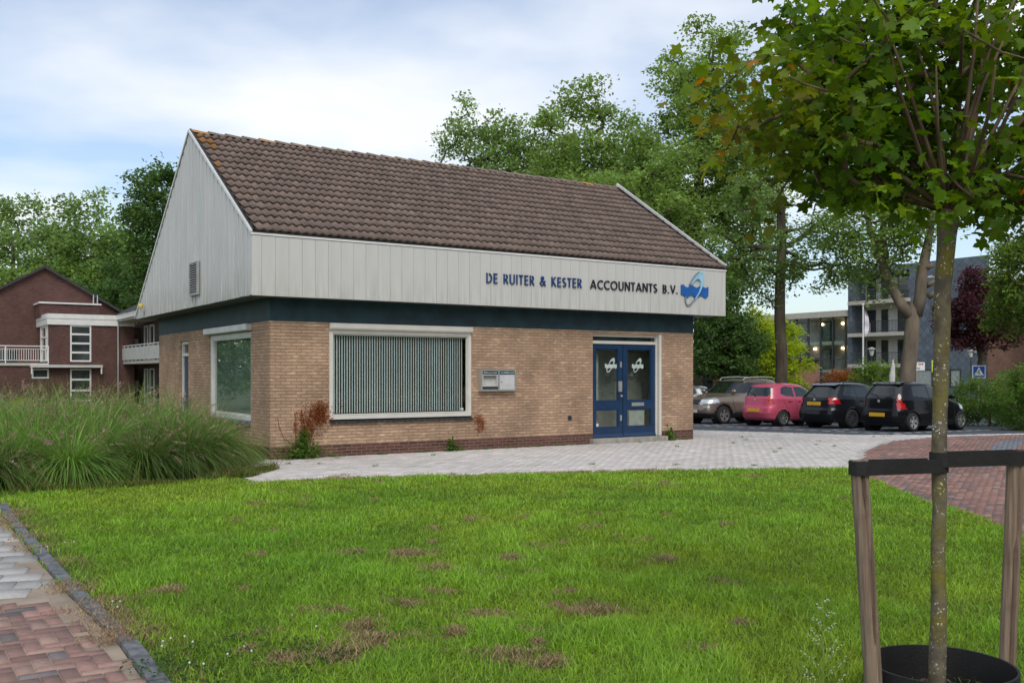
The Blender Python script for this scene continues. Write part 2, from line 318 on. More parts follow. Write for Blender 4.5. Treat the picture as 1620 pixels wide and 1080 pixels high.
LAWN = [(-6.3,12.3),(-5.55,10.97),(-4.29,9.02),(-3.22,7.36),(-2.62,6.48),(-2.28,5.98),(-1.83,5.22),(-0.6,3.2),(0.3,1.6),(5.0,1.6),(5.06,9.9),(5.3,11.2),(5.23,12.64),(5.6,15.3),(5.8,16.85),(2.02,16.45),(-2.09,15.35),(-3.79,14.65),(-5.2,14.0),(-6.7,13.0)]
sheet('lawn', LAWN, M['soil'], 0.006)
PAVE = [(-3.9,14.55),(-2.09,15.35),(2.02,16.45),(5.8,16.85),(6.2,17.7),(7.28,20.6),(9.1,23.9),(11.3,25.9),(14.5,27.3),(18,28.3),(18,28.7),(14.5,27.7),(12,26.75),(9.3,26.8),(5.2,30.5),(2,34),(0,28),(-4.7,19.5),(-4.6,17)]
PATH_R = [(5.06,7.5),(5.06,9.9),(5.3,11.2),(5.23,12.64),(5.6,15.3),(5.8,16.85),(6.2,17.7),(7.28,20.6),(9.1,23.9),(11.3,25.9),(14.5,27.3),(18,28.3),(18,26),(9,12.5),(6.6,7.5)]
PARK = [(5.2,30.5),(9.3,26.8),(12,26.75),(14.5,27.7),(18,28.7),(30,33),(34,46),(12,56),(2,50),(2,34)]
PATH_L = [(-9,14.5),(-6.6,13.0),(-6.4,12.2),(-5.66,10.93),(-4.40,8.97),(-3.32,7.31),(-2.72,6.43),(-2.38,5.93),(-1.93,5.17),(-0.7,3.15),(-1.2,2),(-9,2)]
sheet('pavement', PAVE, M['sand'], 0.002); sheet('brick_path', PATH_R, M['sand'], 0.0015)
sheet('parking_lot', PARK, M['tarmac'], 0.004); sheet('footpath', PATH_L, M['sand'], 0.001)
def brick_field(name, poly, rot, bw, bh, colfn, pattern='run', gap=0.006, top=0.012, jit=0.0015, keep=None):
    ca, sa = math.cos(rot), math.sin(rot); P = np.array(poly); q = np.stack([P[:,0]*ca+P[:,1]*sa, -P[:,0]*sa+P[:,1]*ca], 1)
    (x0, y0), (x1, y1) = q.min(0), q.max(0); rects = []
    if pattern == 'run':
        j = 0; y = y0
        while y < y1:
            x = x0-(bw/2 if j % 2 else 0)
            while x < x1: rects.append((x, y, x+bw, y+bh)); x += bw
            y += bh; j += 1
    else:
        w = bh; nx = int((x1-x0)/w)+4; ny = int((y1-y0)/w)+4
        for i in range(-2, nx):
            for j in range(-2, ny):
                k = (i-j) % 4
                if k == 0: rects.append((x0+i*w, y0+j*w, x0+(i+2)*w, y0+(j+1)*w))
                if k == 3: rects.append((x0+i*w, y0+j*w, x0+(i+1)*w, y0+(j+2)*w))
    r = np.array(rects); cx = (r[:,0]+r[:,2])/2; cy = (r[:,1]+r[:,3])/2
    X = cx*ca-cy*sa; Y = cx*sa+cy*ca; ok = inpoly(X, Y, poly)
    if keep is not None: ok &= keep(X, Y)
    r = r[ok]; X = X[ok]; Y = Y[ok]; n = len(r); col = colfn(X, Y)
    g = gap/2; ch = 0.003; lo = top-0.010
    zt = np.full(n, top)+rng.normal(0, jit, n)
    tilt = rng.normal(0, jit*0.6, (n, 4))
    base = np.array([gz(v) for v in Y])
    V = np.zeros((n, 8, 3)); cor = [(0,1),(2,1),(2,3),(0,3)]; sg = [(1,1),(-1,1),(-1,-1),(1,-1)]
    for k in range(4):
        lx = r[:, cor[k][0]]+sg[k][0]*g; ly = r[:, cor[k][1]]+sg[k][1]*g
        for t, d in ((0, 0), (1, ch)):
            a = lx+sg[k][0]*d; b = ly+sg[k][1]*d
            V[:, k+4*t, 0] = a*ca-b*sa; V[:, k+4*t, 1] = a*sa+b*ca
            V[:, k+4*t, 2] = base+((zt+tilt[:, k]) if t else lo)
    F = np.array([(4,5,6,7),(0,1,5,4),(1,2,6,5),(2,3,7,6),(3,0,4,7)])
    faces = (F[None]+np.arange(n)[:, None, None]*8).reshape(-1)
    o = np_mesh(name, V.reshape(-1, 3), faces, np.full(n*5, 4, 'i'), M['paver'], col=np.repeat(col, 8, 0))
    return tag(o, kind='structure')
def pick(n, cols, p, var=0.08):
    c = np.array(cols)[rng.choice(len(cols), n, p=p)]; return np.clip(c*(1+rng.normal(0, var, (n, 1))), 0.01, 1)
brick_field('pavement_stones', PAVE, TH, 0.21, 0.105, lambda X, Y: pick(len(X), [(.56,.52,.485),(.61,.57,.535),(.51,.475,.44)], [.45,.3,.25], .07)*(0.84+0.16*vnoise(X, Y, 0.5)+.12*vnoise(X+7, Y, 2.4))[:, None], top=0.014, gap=0.005, jit=0.0008)
BAND = [(9.75,20.2),(11.0,22.4),(12.0,23.9),(13.2,25.0),(15.5,25.9),(15.5,25.0),(13.2,24.1),(12.2,23.2),(11.2,21.8),(10.1,20.2)]
EDGE = [(5.8,16.85),(6.2,17.7),(7.28,20.6),(9.1,23.9),(11.3,25.9),(14.5,27.3)]
def dist_line(X, Y, line):
    d = np.full(np.shape(X), 1e9)
    for (x0, y0), (x1, y1) in zip(line[:-1], line[1:]):
        L2 = (x1-x0)**2+(y1-y0)**2; t = np.clip(((X-x0)*(x1-x0)+(Y-y0)*(y1-y0))/L2, 0, 1)
        d = np.minimum(d, np.hypot(X-x0-t*(x1-x0), Y-y0-t*(y1-y0)))
    return d
def redcol(X, Y):
    c = pick(len(X), [(.27,.14,.11),(.22,.12,.095),(.15,.12,.115),(.31,.19,.15)], [.38,.27,.2,.15], .08)
    grey = pick(len(X), [(.17,.19,.215),(.14,.155,.18)], [.5,.5]); b = inpoly(X, Y, BAND); c[b] = grey[b]
    light = pick(len(X), [(.46,.44,.41)], [1.0], .05); e = dist_line(X, Y, EDGE) < 0.14; c[e] = light[e]
    return c*(0.85+0.3*vnoise(X, Y, 0.9))[:, None]
brick_field('brick_path_stones', PATH_R, R(62), 0.20, 0.10, redcol, top=0.012, jit=0.001)
KERB = [(-6.35,12.2),(-5.60,10.95),(-4.345,9.0),(-3.27,7.335),(-2.67,6.455),(-2.33,5.955),(-1.88,5.195),(-0.65,3.175)]
def notsand(X, Y):
    d = dist_line(X, Y, KERB); return d > 0.07+0.24*vnoise(X, Y, 2.2)**2*np.clip((Y-3.5)/4, .3, 1.1)+0.05*rng.random(len(X))
def y_split(X): return 7.12+0.32*(X+3.2)
brick_field('footpath_bricks', PATH_L, TH, 0.20, 0.10, lambda X, Y: pick(len(X), [(.25,.145,.12),(.21,.125,.105),(.15,.125,.12),(.28,.18,.145)], [.40,.28,.14,.18], .1)*(.85+.3*vnoise(X, Y, 1.5))[:, None],
            pattern='herring', top=0.010, keep=lambda X, Y: notsand(X, Y) & (Y < y_split(X)) & (X > -5.2))
brick_field('footpath_slabs', PATH_L, math.atan(0.32), 0.30, 0.30, lambda X, Y: pick(len(X), [(.37,.36,.34),(.31,.305,.295),(.41,.395,.37)], [.4,.35,.25], .06), top=0.011, gap=0.008,
            keep=lambda X, Y: (dist_line(X, Y, KERB) > .12+.10*vnoise(X, Y, 1.1)) & (Y > y_split(X)+0.14))
# kerb of separate dark stones
kb = MB()
for (x0, y0), (x1, y1) in zip(KERB[:-1], KERB[1:]):
    Ls = math.hypot(x1-x0, y1-y0); n = max(1, round(Ls/0.9))
    for i in range(n):
        a, b_ = i/n+0.006, (i+1)/n-0.006; w = random.uniform(-.004, .004)
        kb.beam((x0+(x1-x0)*a, y0+(y1-y0)*a, -0.018+w), (x0+(x1-x0)*b_, y0+(y1-y0)*b_, -0.018+w), 0.10, 0.11)
M['kerb'] = mat('kerb_stone', (.125,.13,.14), 0.8, var=0.4, vscale=9, bump=0.3, bscale=60)
ko = kb.build('kerb', M['kerb']); bv = ko.modifiers.new('b', 'BEVEL'); bv.width = 0.008; bv.segments = 2; tag(ko, kind='structure')
# dashed bay markings, parallel to the cars
mk = MB()
def dash_line(x, y, n, step=0.5, ln=0.30, w=0.14, d=AX):
    for i in range(n):
        p = np.array([x, y])+d*step*i; q = p+d*ln; s = np.array([-d[1], d[0]])*w/2
        mk.quad(*[(c[0], c[1], gz(c[1])+0.0085) for c in (p-s, q-s, q+s, p+s)])

# ---------------------------------------------------------------- the office building (local axes: a along the front, b inwards)
OF = thing('office_building', 'single-storey tan brick office with brown tiled pitched roof and cream fascia lettering', 'building', (-4.61, 18.64, 0), TH)
BW, BD = 10.92, 8.73
def pj(u, v, b=-0.44):          # a point of a known wall plane seen in the photograph, as metres on that plane
    r = (u-810)/1548; x0 = -4.61+b*BX[0]; y0 = 18.64+b*BX[1]
    a = (r*y0-x0)/(AX[0]-r*AX[1]); return a, 1.65+(591-v)/1548*(y0+a*AX[1])
w = MB(); T = 0.28
w.box(0,0,.25,1.2,T,2.66); w.box(1.2,0,.25,4.47,T,.67); w.box(4.47,0,.25,7.746,T,2.66); w.box(9.877,0,.25,BW,T,2.66)
w.box(7.746,0,2.60,9.877,T,2.66)
w.box(0,T,.25,T,1.13,2.66); w.box(0,1.13,.25,T,4.07,.62); w.box(0,4.07,.25,T,5.83,2.66); w.box(0,5.83,2.45,T,6.66,2.66); w.box(0,6.66,.25,T,BD,2.66)
w.box(BW-T,T,.25,BW,BD-T,2.66); w.box(T,BD-T,.25,BW,BD,2.66)
w.build('wall', M['brick'], OF)
p = MB()
p.box(0,0,-.3,7.746,T,.25); p.box(9.877,0,-.3,BW,T,.25); p.box(0,T,-.3,T,5.83,.25); p.box(0,6.66,-.3,T,BD,.25); p.box(BW-T,T,-.3,BW,BD-T,.25); p.box(T,BD-T,-.3,BW,BD,.25)
p.build('plinth', M['plinth'], OF)
p = MB(); p.box(-.004,-.004,2.66,BW+.004,T,3.10); p.box(-.004,T,2.66,T,BD,3.10); p.box(BW-T,T,2.66,BW+.004,BD,3.10); p.box(T,BD-T,2.66,BW-T,BD+.004,3.10)
p.build('blue_band', M['navy'], OF)
p = MB(); p.box(-.485,-.425,3.101,BW+.675,9.22,3.125); p.build('soffit', M['soffit'], OF)
for (a, b) in ((.0,-.2),(3.7,-.2),(7.4,-.2)): pass
p = MB(); p.box(T,T,.08,BW-T,BD-T,.13); p.box(T,T,2.75,BW-T,BD-T,2.8); p.box(6.9,T,.13,7.0,3.4,2.75); p.box(7.0,1.1,.13,10.6,1.2,2.75); p.box(T,4.4,.13,3.2,4.5,2.75); p.build('interior_wall', M['room'], OF)
# gable geometry
E0, Z0 = -.44, 4.243; RB, RZ = 3.87, 6.955; E1, Z1 = 9.24, 3.103
def roofz(b): return Z0+(b-E0)*(RZ-Z0)/(RB-E0) if b < RB else RZ+(b-RB)*(Z1-RZ)/(E1-RB)
def gable(aface, sgn):
    g = MB(); back = MB(); n = 64; s = (E1-E0)/n
    pts = [(E0+.01, 3.106), (E0+.01, Z0-.012), (RB, RZ-.02), (E1-.03, 3.106)]
    back.prism(pts, lambda b, z, d: (aface-sgn*(.03+d), b, z), .05)
    b = E0+0.003; k = 0
    while b < E1-.06:
        wd = 0.105 if k % 2 else 0.165; b1 = min(b+wd-.012, E1-.04); zz = [roofz(b)-.012, roofz(b1)-.012]
        d0, d1 = aface-sgn*.028, aface+(sgn*-.010 if k % 2 else 0); lo = 3.103+random.uniform(-.004, .004)
        poly = [(b, lo), (b, zz[0]), (b1, zz[1]), (b1, lo)]
        if b < RB < b1: poly = [(b, lo), (b, zz[0]), (RB, RZ-.012), (b1, zz[1]), (b1, lo)]
        g.prism(poly, lambda x, z, d: (d0+(d1-d0)*d, x, z), 1.0)
        b += wd; k += 1
    o = g.build('gable_cladding', M['gclad'], OF); back.build('cladding_backing', M['cladback'], o); return o
def clad_mat(nm='weathered_cladding', c1=(.56,.56,.545), c2=(.45,.455,.44), top=.62):
    m, nt, N, L, b = newmat(nm); tc = N.new('ShaderNodeTexCoord')
    mp = N.new('ShaderNodeMapping'); mp.inputs['Scale'].default_value = (7, 7, 0.8); L.new(tc.outputs['Object'], mp.inputs[0])
    c = noise_mix(N, L, mp.outputs[0], c1, c2, 1, 6, .3, .75)
    # algae stains creeping up from the lower edge
    s = N.new('ShaderNodeSeparateXYZ'); L.new(tc.outputs['Object'], s.inputs[0])
    mr = N.new('ShaderNodeMapRange'); mr.inputs['From Min'].default_value = 3.1; mr.inputs['From Max'].default_value = 3.75; mr.inputs['To Min'].default_value = top; mr.inputs['To Max'].default_value = 0; L.new(s.outputs['Z'], mr.inputs[0])
    mp2 = N.new('ShaderNodeMapping'); mp2.inputs['Scale'].default_value = (14, 14, 1.5); L.new(tc.outputs['Object'], mp2.inputs[0])
    n = N.new('ShaderNodeTexNoise'); n.inputs['Detail'].default_value = 5; n.inputs['Scale'].default_value = 1; L.new(mp2.outputs[0], n.inputs[0])
    r = N.new('ShaderNodeMapRange'); r.inputs['From Min'].default_value = 0.42; r.inputs['From Max'].default_value = 0.62; L.new(n.outputs['Fac'], r.inputs[0])
    mu = N.new('ShaderNodeMath'); mu.operation = 'MULTIPLY'; L.new(mr.outputs[0], mu.inputs[0]); L.new(r.outputs[0], mu.inputs[1])
    mx = N.new('ShaderNodeMixRGB'); L.new(mu.outputs[0], mx.inputs[0]); L.new(c, mx.inputs[1]); mx.inputs[2].default_value = (.24,.25,.19,1)
    L.new(mx.outputs[0], b.inputs['Base Color']); b.inputs['Roughness'].default_value = .5; return m
M['gclad'] = clad_mat(); M['fclad'] = clad_mat('cream_fascia_boards', (.545,.54,.51), (.50,.495,.465), .25)
gable(-.5, -1); gable(11.6, 1)
# front fascia: separate boards over a backing
fb = MB(); a = -.5; k = 0
while a < 11.55:
    a1 = min(a+(.19 if k == 0 else .262)-.0045, 11.6); j = random.uniform(-.0012, .0012); fb.box(a, E0-.008+j, 3.095, a1, E0+.012, 4.205); a += (.19 if k == 0 else .262); k += 1
fo = fb.build('fascia', M['fclad'], OF)
b_ = MB(); b_.box(-.47,E0+.013,3.11,11.58,E0+.06,4.2); b_.build('fascia_backing', M['cladback'], fo)
b_ = MB(); b_.box(-.51,E0-.022,4.212,11.62,E0+.05,4.25); b_.build('fascia_trim', M['white'], fo)
b_ = MB(); b_.box(-.49,E0-.006,4.25,11.6,E0+.05,4.285); b_.build('eaves_gap_shade', M['black'], fo)  # solid black strip stands for the shaded gap under the tiles
# roof tiles
def roof_slope(e, ze, r, zr, name, cols=True):
    dirv = np.array([r-e, zr-ze]); Ls = np.linalg.norm(dirv); d = dirv/Ls; nrm = np.array([-d[1], d[0]]) if r > e else np.array([d[1], -d[0]])
    if nrm[1] < 0: nrm = -nrm
    pitch = .165; nw = int(round((11.55+.44)/pitch)); per = 8; row = .34; nr = int(math.ceil(Ls/row)); V = []; F = []; C = []
    x = np.arange(nw*per+1)*pitch/per-.44; t = (x/pitch) % 1.0
    h = 0.034*np.clip(np.sin(np.pi*np.clip(t/.62, 0, 1)), 0, 1)**0.8-0.008*np.sin(np.pi*np.clip((t-.62)/.38, 0, 1))
    tilecol = {}
    def tc_(i, k):
        key = (int(i//per//1), k)
        if key not in tilecol:
            base = np.array([(.115,.088,.076),(.106,.083,.072),(.123,.096,.083),(.100,.079,.070)][random.choices(range(4), [4,3,2,2])[0]])*random.uniform(.9, 1.1)
            X = key[0]*pitch; mossy = max(0, 1-X/.6)*max(0, (k-8)/8)*.5
            if random.random() < mossy: base = np.array((.20,.11,.05))*random.uniform(.7, 1.1)
            tilecol[key] = base
        return tilecol[key]
    nx = len(x)
    for k in range(nr):
        s0 = k*row; s1 = min((k+1)*row+.02, Ls); rowj = rng.normal(0, .003, nw+1)
        jj = rowj[np.minimum((np.arange(nx)//per), nw)]
        base = len(V)
        for (s, up) in ((s0+.035, -.004), (s0, .052), (s1, .010)):
            q = (h if up > 0 else h*.8)+up+jj*(1 if up > .02 else .3); ss = s+(0.0 if up == .010 else -0.010*(h/.034))
            for i in range(nx):
                V.append((x[i], e+d[0]*(ss[i] if hasattr(ss, '__len__') else ss)+nrm[0]*q[i], ze+d[1]*(ss[i] if hasattr(ss, '__len__') else ss)+nrm[1]*q[i])); C.append(tc_(min(i, nx-2), k))
        for i in range(nx-1):
            F.append((base+i, base+i+1, base+nx+i+1, base+nx+i)); F.append((base+nx+i, base+nx+i+1, base+2*nx+i+1, base+2*nx+i))
    me = np_mesh(name, np.array(V), np.array(F).ravel(), np.full(len(F), 4, 'i'), M['tile'], OF, col=np.array(C)); return me
ro = roof_slope(E0, 4.275, RB, RZ+.02, 'roof'); roof_slope(E1, Z1+.03, RB, RZ+.02, 'rear_roof')
b_ = MB(); b_.prism([(E0+.03, 4.26), (RB, RZ-.02), (E1-.05, Z1+.03), (E1-.05, Z1), (RB, RZ-.10), (E0+.03, 4.18)], lambda b, z, dd: (-.46+12.02*dd, b, z), 1.0); b_.build('roof_deck', M['roofdark'], ro)
rg = MB(); a = -.47; k = 0                                   # ridge tiles, each overlapping the next
while a < 11.5:
    a1 = a+.41; r0, r1 = .105, .085; n = 7; vs = []; c = (.27,.15,.06) if (k == 0 or k == 28) else random.choice([(.15,.12,.10),(.13,.105,.09),(.17,.135,.105),(.24,.15,.08)] if k < 9 else [(.15,.12,.10),(.13,.105,.09),(.17,.14,.11)])
    for (xx, rr) in ((a, r0), (a1, r1)):
        for i in range(n):
            t = math.pi*i/(n-1); vs.append((xx, RB+rr*1.25*math.cos(t), RZ+.0+rr*.75*math.sin(t)+(.02 if xx == a else .0)))
        for i in range(n):
            t = math.pi*i/(n-1); vs.append((xx, RB+(rr-.015)*1.25*math.cos(t), RZ-.02+(rr-.015)*.75*math.sin(t)))
    fs = [(i, i+1, 2*n+i+1, 2*n+i) for i in range(n-1)]+[(i, n+i, n+i+1, i+1) for i in range(n-1)]
    rg.add(vs, fs, 0, c); a += .385; k += 1
rg.build('ridge_tiles', M['tile'], ro)
for (aa, sg) in ((-.505, -1), (11.605, 1)):
    up = .075 if sg > 0 else 0
    t = MB(); t.beam((aa, E0-.01, Z0+.015+up), (aa, RB, RZ+.06+up), .035, .055+up*.6); t.beam((aa, RB, RZ+.06), (aa, E1-.02, Z1+.03), .035, .05); t.build('verge_trim', M['white'] , ro)
    t = MB(); t.beam((aa-sg*.04, E0+.0, Z0+.055), (aa-sg*.04, RB, RZ+.085), .045, .05); t.beam((aa-sg*.04, RB, RZ+.085), (aa-sg*.04, E1, Z1+.06), .045, .05); t.build('verge_flashing', M['black'], ro)
# gable ventilation grille and lamp
g = MB(); g.box(-.53,3.02,3.36,-.506,3.64,4.04); go = g.build('vent_grille', M['black'], OF)
g = MB()
for i in range(13):
    z = 3.385+i*.051; g.add([(-.56,3.04,z),(-.56,3.62,z),(-.53,3.62,z+.03),(-.53,3.04,z+.03),(-.56,3.04,z-.006),(-.56,3.62,z-.006),(-.53,3.62,z+.024),(-.53,3.04,z+.024)], [(0,1,2,3),(4,7,6,5),(0,4,5,1),(2,6,7,3)])
for (b0, b1, z0, z1) in ((3.0,3.04,3.34,4.06),(3.62,3.66,3.34,4.06),(3.04,3.62,3.34,3.37),(3.04,3.62,4.03,4.06)): g.box(-.562,b0,z0,-.507,b1,z1)
g.build('louvre', M['grey'], go)
g = MB(); g.box(-.60,8.09,3.25,-.506,8.17,3.33, 0); g.lathe([(0.0,.0),(.05,.01),(.065,.06),(.06,.11),(.0,.13)], 12, (-.60,8.13,3.33), m=1); g.build('alarm_lamp', [M['grey'], mat('yellow_plastic', (.65,.5,.12), .4)], OF)
# front window
def frame(mb, a0, a1, z0, z1, t, b0, b1, m=0):
    mb.box(a0,b0,z0,a1,b1,z0+t,m); mb.box(a0,b0,z1-t,a1,b1,z1,m); mb.box(a0,b0,z0+t,a0+t,b1,z1-t,m); mb.box(a1-t,b0,z0+t,a1,b1,z1-t,m)
f = MB(); frame(f, 1.205, 4.465, .745, 2.53, .075, .02, .12); frame(f, 1.285, 4.385, .825, 2.45, .022, .045, .10)
wo = f.build('window', M['cream'], OF)
f = MB(); f.box(1.31,.07,.85,4.36,.076,2.425); f.build('pane', M['glass'], wo)
f = MB(); f.box(1.20,-.05,2.53,4.475,.12,2.653); f.box(1.215,-.065,2.55,4.46,-.05,2.64); so = f.build('shutter_box', M['cream'], wo); bv = so.modifiers.new('b','BEVEL'); bv.width=.01; bv.segments=2
f = MB(); n = 54
for i in range(n):
    x = 1.37+i*(2.93/(n-1)); ang = R(30+random.uniform(-3, 3)); dx, dy = .0195*math.cos(ang), .0195*math.sin(ang); y = .155
    f.quad((x-dx, y-dy, .86), (x+dx, y+dy, .86), (x+dx, y+dy, 2.42), (x-dx, y-dy, 2.42))
f.build('vertical_blind', M['blind'], wo)
f = MB(); f.box(1.2,.125,2.42,4.47,.26,2.47); f.build('blind_rail', M['white'], wo)
f = MB(); mj = []
for i in range(25):
    x0 = 1.2+i*.131; f.add([(x0+.004,-.055,.665),(x0+.127,-.055,.665),(x0+.127,.14,.71),(x0+.004,.14,.71),(x0+.004,-.055,.70),(x0+.127,-.055,.70),(x0+.127,.14,.742),(x0+.004,.14,.742)], [(0,3,2,1),(4,5,6,7),(0,1,5,4),(1,2,6,5),(2,3,7,6),(3,0,4,7)])
so = f.build('sill', mat('black_glazed_tile', (.022,.024,.028), .35, var=.3), wo)
f = MB(); f.add([(1.203,-.051,.665),(4.472,-.051,.665),(4.472,.14,.705),(1.203,.14,.705),(1.203,-.051,.696),(4.472,-.051,.696),(4.472,.14,.736),(1.203,.14,.736)], [(0,3,2,1),(4,5,6,7),(0,1,5,4),(1,2,6,5),(2,3,7,6),(3,0,4,7)]); f.build('sill_joint', M['concrete'], so)
f = MB(); f.box(4.22,.062,.87,4.29,.0685,.92); f.build('window_sticker', M['frost'], wo)
# side window (local b along x)
f = MB()
def frame_s(mb, b0, b1, z0, z1, t, a0, a1):
    mb.box(a0,b0,z0,a1,b1,z0+t); mb.box(a0,b0,z1-t,a1,b1,z1); mb.box(a0,b0,z0+t,a1,b0+t,z1-t); mb.box(a0,b1-t,z0+t,a1,b1,z1-t)
frame_s(f, 1.14, 4.06, .70, 2.50, .09, .03, .14); frame_s(f, 1.23, 3.97, .79, 2.41, .03, .05, .12)
wo = f.build('side_window', M['white'], OF)
f = MB(); f.box(.09,1.26,.82,.096,3.94,2.38); f.build('pane', M['glass_side'], wo)
f = MB(); f.box(.15,1.2,.7,.16,4.0,2.5); f.build('reflection_panel', M['reflection_panel'], wo)  # added panel, coloured like the green reflection and haze in the glass
f = MB(); f.box(-.13,1.10,2.52,.14,4.12,2.65); so = f.build('shutter_box', M['white'], wo); bv = so.modifiers.new('b','BEVEL'); bv.width=.02; bv.segments=3
f = MB(); f.box(-.06,1.12,.63,.15,4.09,.69); f.build('sill', M['kerb'], wo)
# side door
f = MB(); frame_s(f, 5.84, 6.65, .10, 2.44, .07, .06, .18); f.box(.06,5.91,2.08,.18,6.58,2.15); do = f.build('side_door', M['white'], OF)
f = MB(); f.box(.10,5.92,.12,.15,6.57,2.07); lf = f.build('door_leaf', M['blue'], do)
f = MB(); f.box(.11,5.92,2.16,.116,6.57,2.36); f.build('pane', M['glass_far'], do)
f = MB(); f.box(.02,6.42,1.02,.10,6.52,1.06); f.box(.02,6.30,1.02,.035,6.52,1.06); f.build('handle', M['alu'], lf)
# entrance: cream frame, two blue glazed leaves, concrete step
f = MB(); f.box(7.75,.10,.14,7.80,.24,2.60); f.box(9.77,.10,.14,9.872,.24,2.60); f.box(7.80,.10,2.53,9.77,.24,2.60); f.box(7.80,.09,2.36,9.77,.24,2.43); f.box(9.80,.002,.14,9.872,.10,2.60)
eo = f.build('entrance_frame', M['cream'], OF)
f = MB(); f.box(7.80,.16,2.43,9.77,.166,2.53); f.build('fanlight_pane', M['glass_far'], eo)
def leafd(a0, a1):
    f = MB(); zs = [.15,.17,.30,.66,.86,2.22,2.355]; s = .125
    f.box(a0,.12,.15,a1,.18,.37); f.box(a0,.12,.80,a1,.18,1.0); f.box(a0,.12,2.24,a1,.18,2.355)
    for (z0, z1) in ((.37,.80),(1.0,2.24)): f.box(a0,.12,z0,a0+s,.18,z1); f.box(a1-s,.12,z0,a1,.18,z1)
    for (z0, z1) in ((.37,.80),(1.0,2.24)): frame(f, a0+s, a1-s, z0, z1, .022, .135, .165)
    f.add([(a0,.12,.17),(a1,.12,.17),(a1,.075,.15),(a0,.075,.15),(a0,.12,.22),(a1,.12,.22)], [(3,2,1,0),(3,0,4),(2,5,1),(3,4,5,2)])
    o = f.build('door', M['blue'], OF)
    for (z0, z1) in ((.392,.778),(1.022,2.218)):
        g = MB(); g.box(a0+s+.022,.15,z0,a1-s-.022,.156,z1); g.build('pane', M['glass'], o)
    return o
d1 = leafd(7.805, 8.735); d2 = leafd(8.755, 9.765)
f = MB(); f.box(8.735,.14,.15,8.755,.2,2.355); f.build('door_stop', M['navy'], d2)
for z0, z1 in ((1.80,1.94),(.52,.66)): g = MB(); g.box(8.655,.10,z0,8.70,.12,z1); g.build('hinge', M['alu'], d1)
g = MB(); g.box(8.60,.085,1.22,8.70,.12,1.47); g.build('push_plate', M['alu'], d1)
g = MB(); g.lathe([(0,-.05),(.028,-.045),(.03,-.02),(.012,-.015),(.012,0)], 12, (8.68,.12,1.12), 'Y'); g.build('door_knob', M['alu'], d1)
g = MB(); g.box(9.02,.105,.87,9.40,.12,.955); g.box(9.04,.10,.885,9.38,.105,.94); g.build('letter_plate', M['alu'], d2)
g = MB(); g.box(8.97,.157,.40,9.45,.17,.775); g.build('notice', M['room'], d2)
g = MB(); g.box(7.96,.146,.41,8.03,.149,.47); g.build('sticker', M['white'], d1)
f = MB(); f.box(7.66,-.14,-.02,9.97,.30,.13); st = f.build('doorstep', M['concrete'], OF); bv = st.modifiers.new('b','BEVEL'); bv.width=.012
f = MB(); f.box(7.90,.40,.25,8.22,.43,2.12); f.box(8.45,1.1,.13,8.52,1.16,2.7); f.box(8.6,1.5,.13,8.66,1.56,2.7); f.build('interior_panel', M['room'], OF)
# ---- lettering and emblem on the fascia
def strip(mb, pts, w, fn, h=.02, m=0, close=False):
    P = [np.array(p, float) for p in pts]; n = len(P); Lp = []; Rp = []
    for i in range(n):
        if close: d0 = P[i]-P[i-1]; d1 = P[(i+1) % n]-P[i]
        else: d0 = P[i]-P[max(i-1, 0)] if i else P[1]-P[0]; d1 = P[min(i+1, n-1)]-P[i] if i < n-1 else P[-1]-P[-2]
        d0 = d0/np.linalg.norm(d0); d1 = d1/np.linalg.norm(d1); nn = np.array([-(d0+d1)[1], (d0+d1)[0]]); nn /= max(1e-6, np.linalg.norm(nn)); k = 1/max(.45, nn@np.array([-d1[1], d1[0]]))
        Lp.append(P[i]+nn*w/2*k); Rp.append(P[i]-nn*w/2*k)
    rngi = range(n if close else n-1); vs = []
    for q in (Lp, Rp):
        for p_ in q: vs.append(fn(p_[0], p_[1], 0)); vs.append(fn(p_[0], p_[1], h))
    fs = []
    for i in rngi:
        j = (i+1) % n; l0, l1, L0, L1 = 2*i, 2*j, 2*i+1, 2*j+1; r0, r1, R0, R1 = 2*n+2*i, 2*n+2*j, 2*n+2*i+1, 2*n+2*j+1
        fs += [(L0, L1, R1, R0), (l0, r0, r1, l1), (l0, l1, L1, L0), (r0, R0, R1, r1)]
    if not close: fs += [(0, 1, 2*n+1, 2*n), (2*n-2, 4*n-2, 4*n-1, 2*n-1)]
    mb.add(vs, fs, m)
def arc(cx, cy, rx, ry, a0, a1, n=12): return [(cx+rx*math.cos(R(a0+(a1-a0)*i/n)), cy+ry*math.sin(R(a0+(a1-a0)*i/n))) for i in range(n+1)]
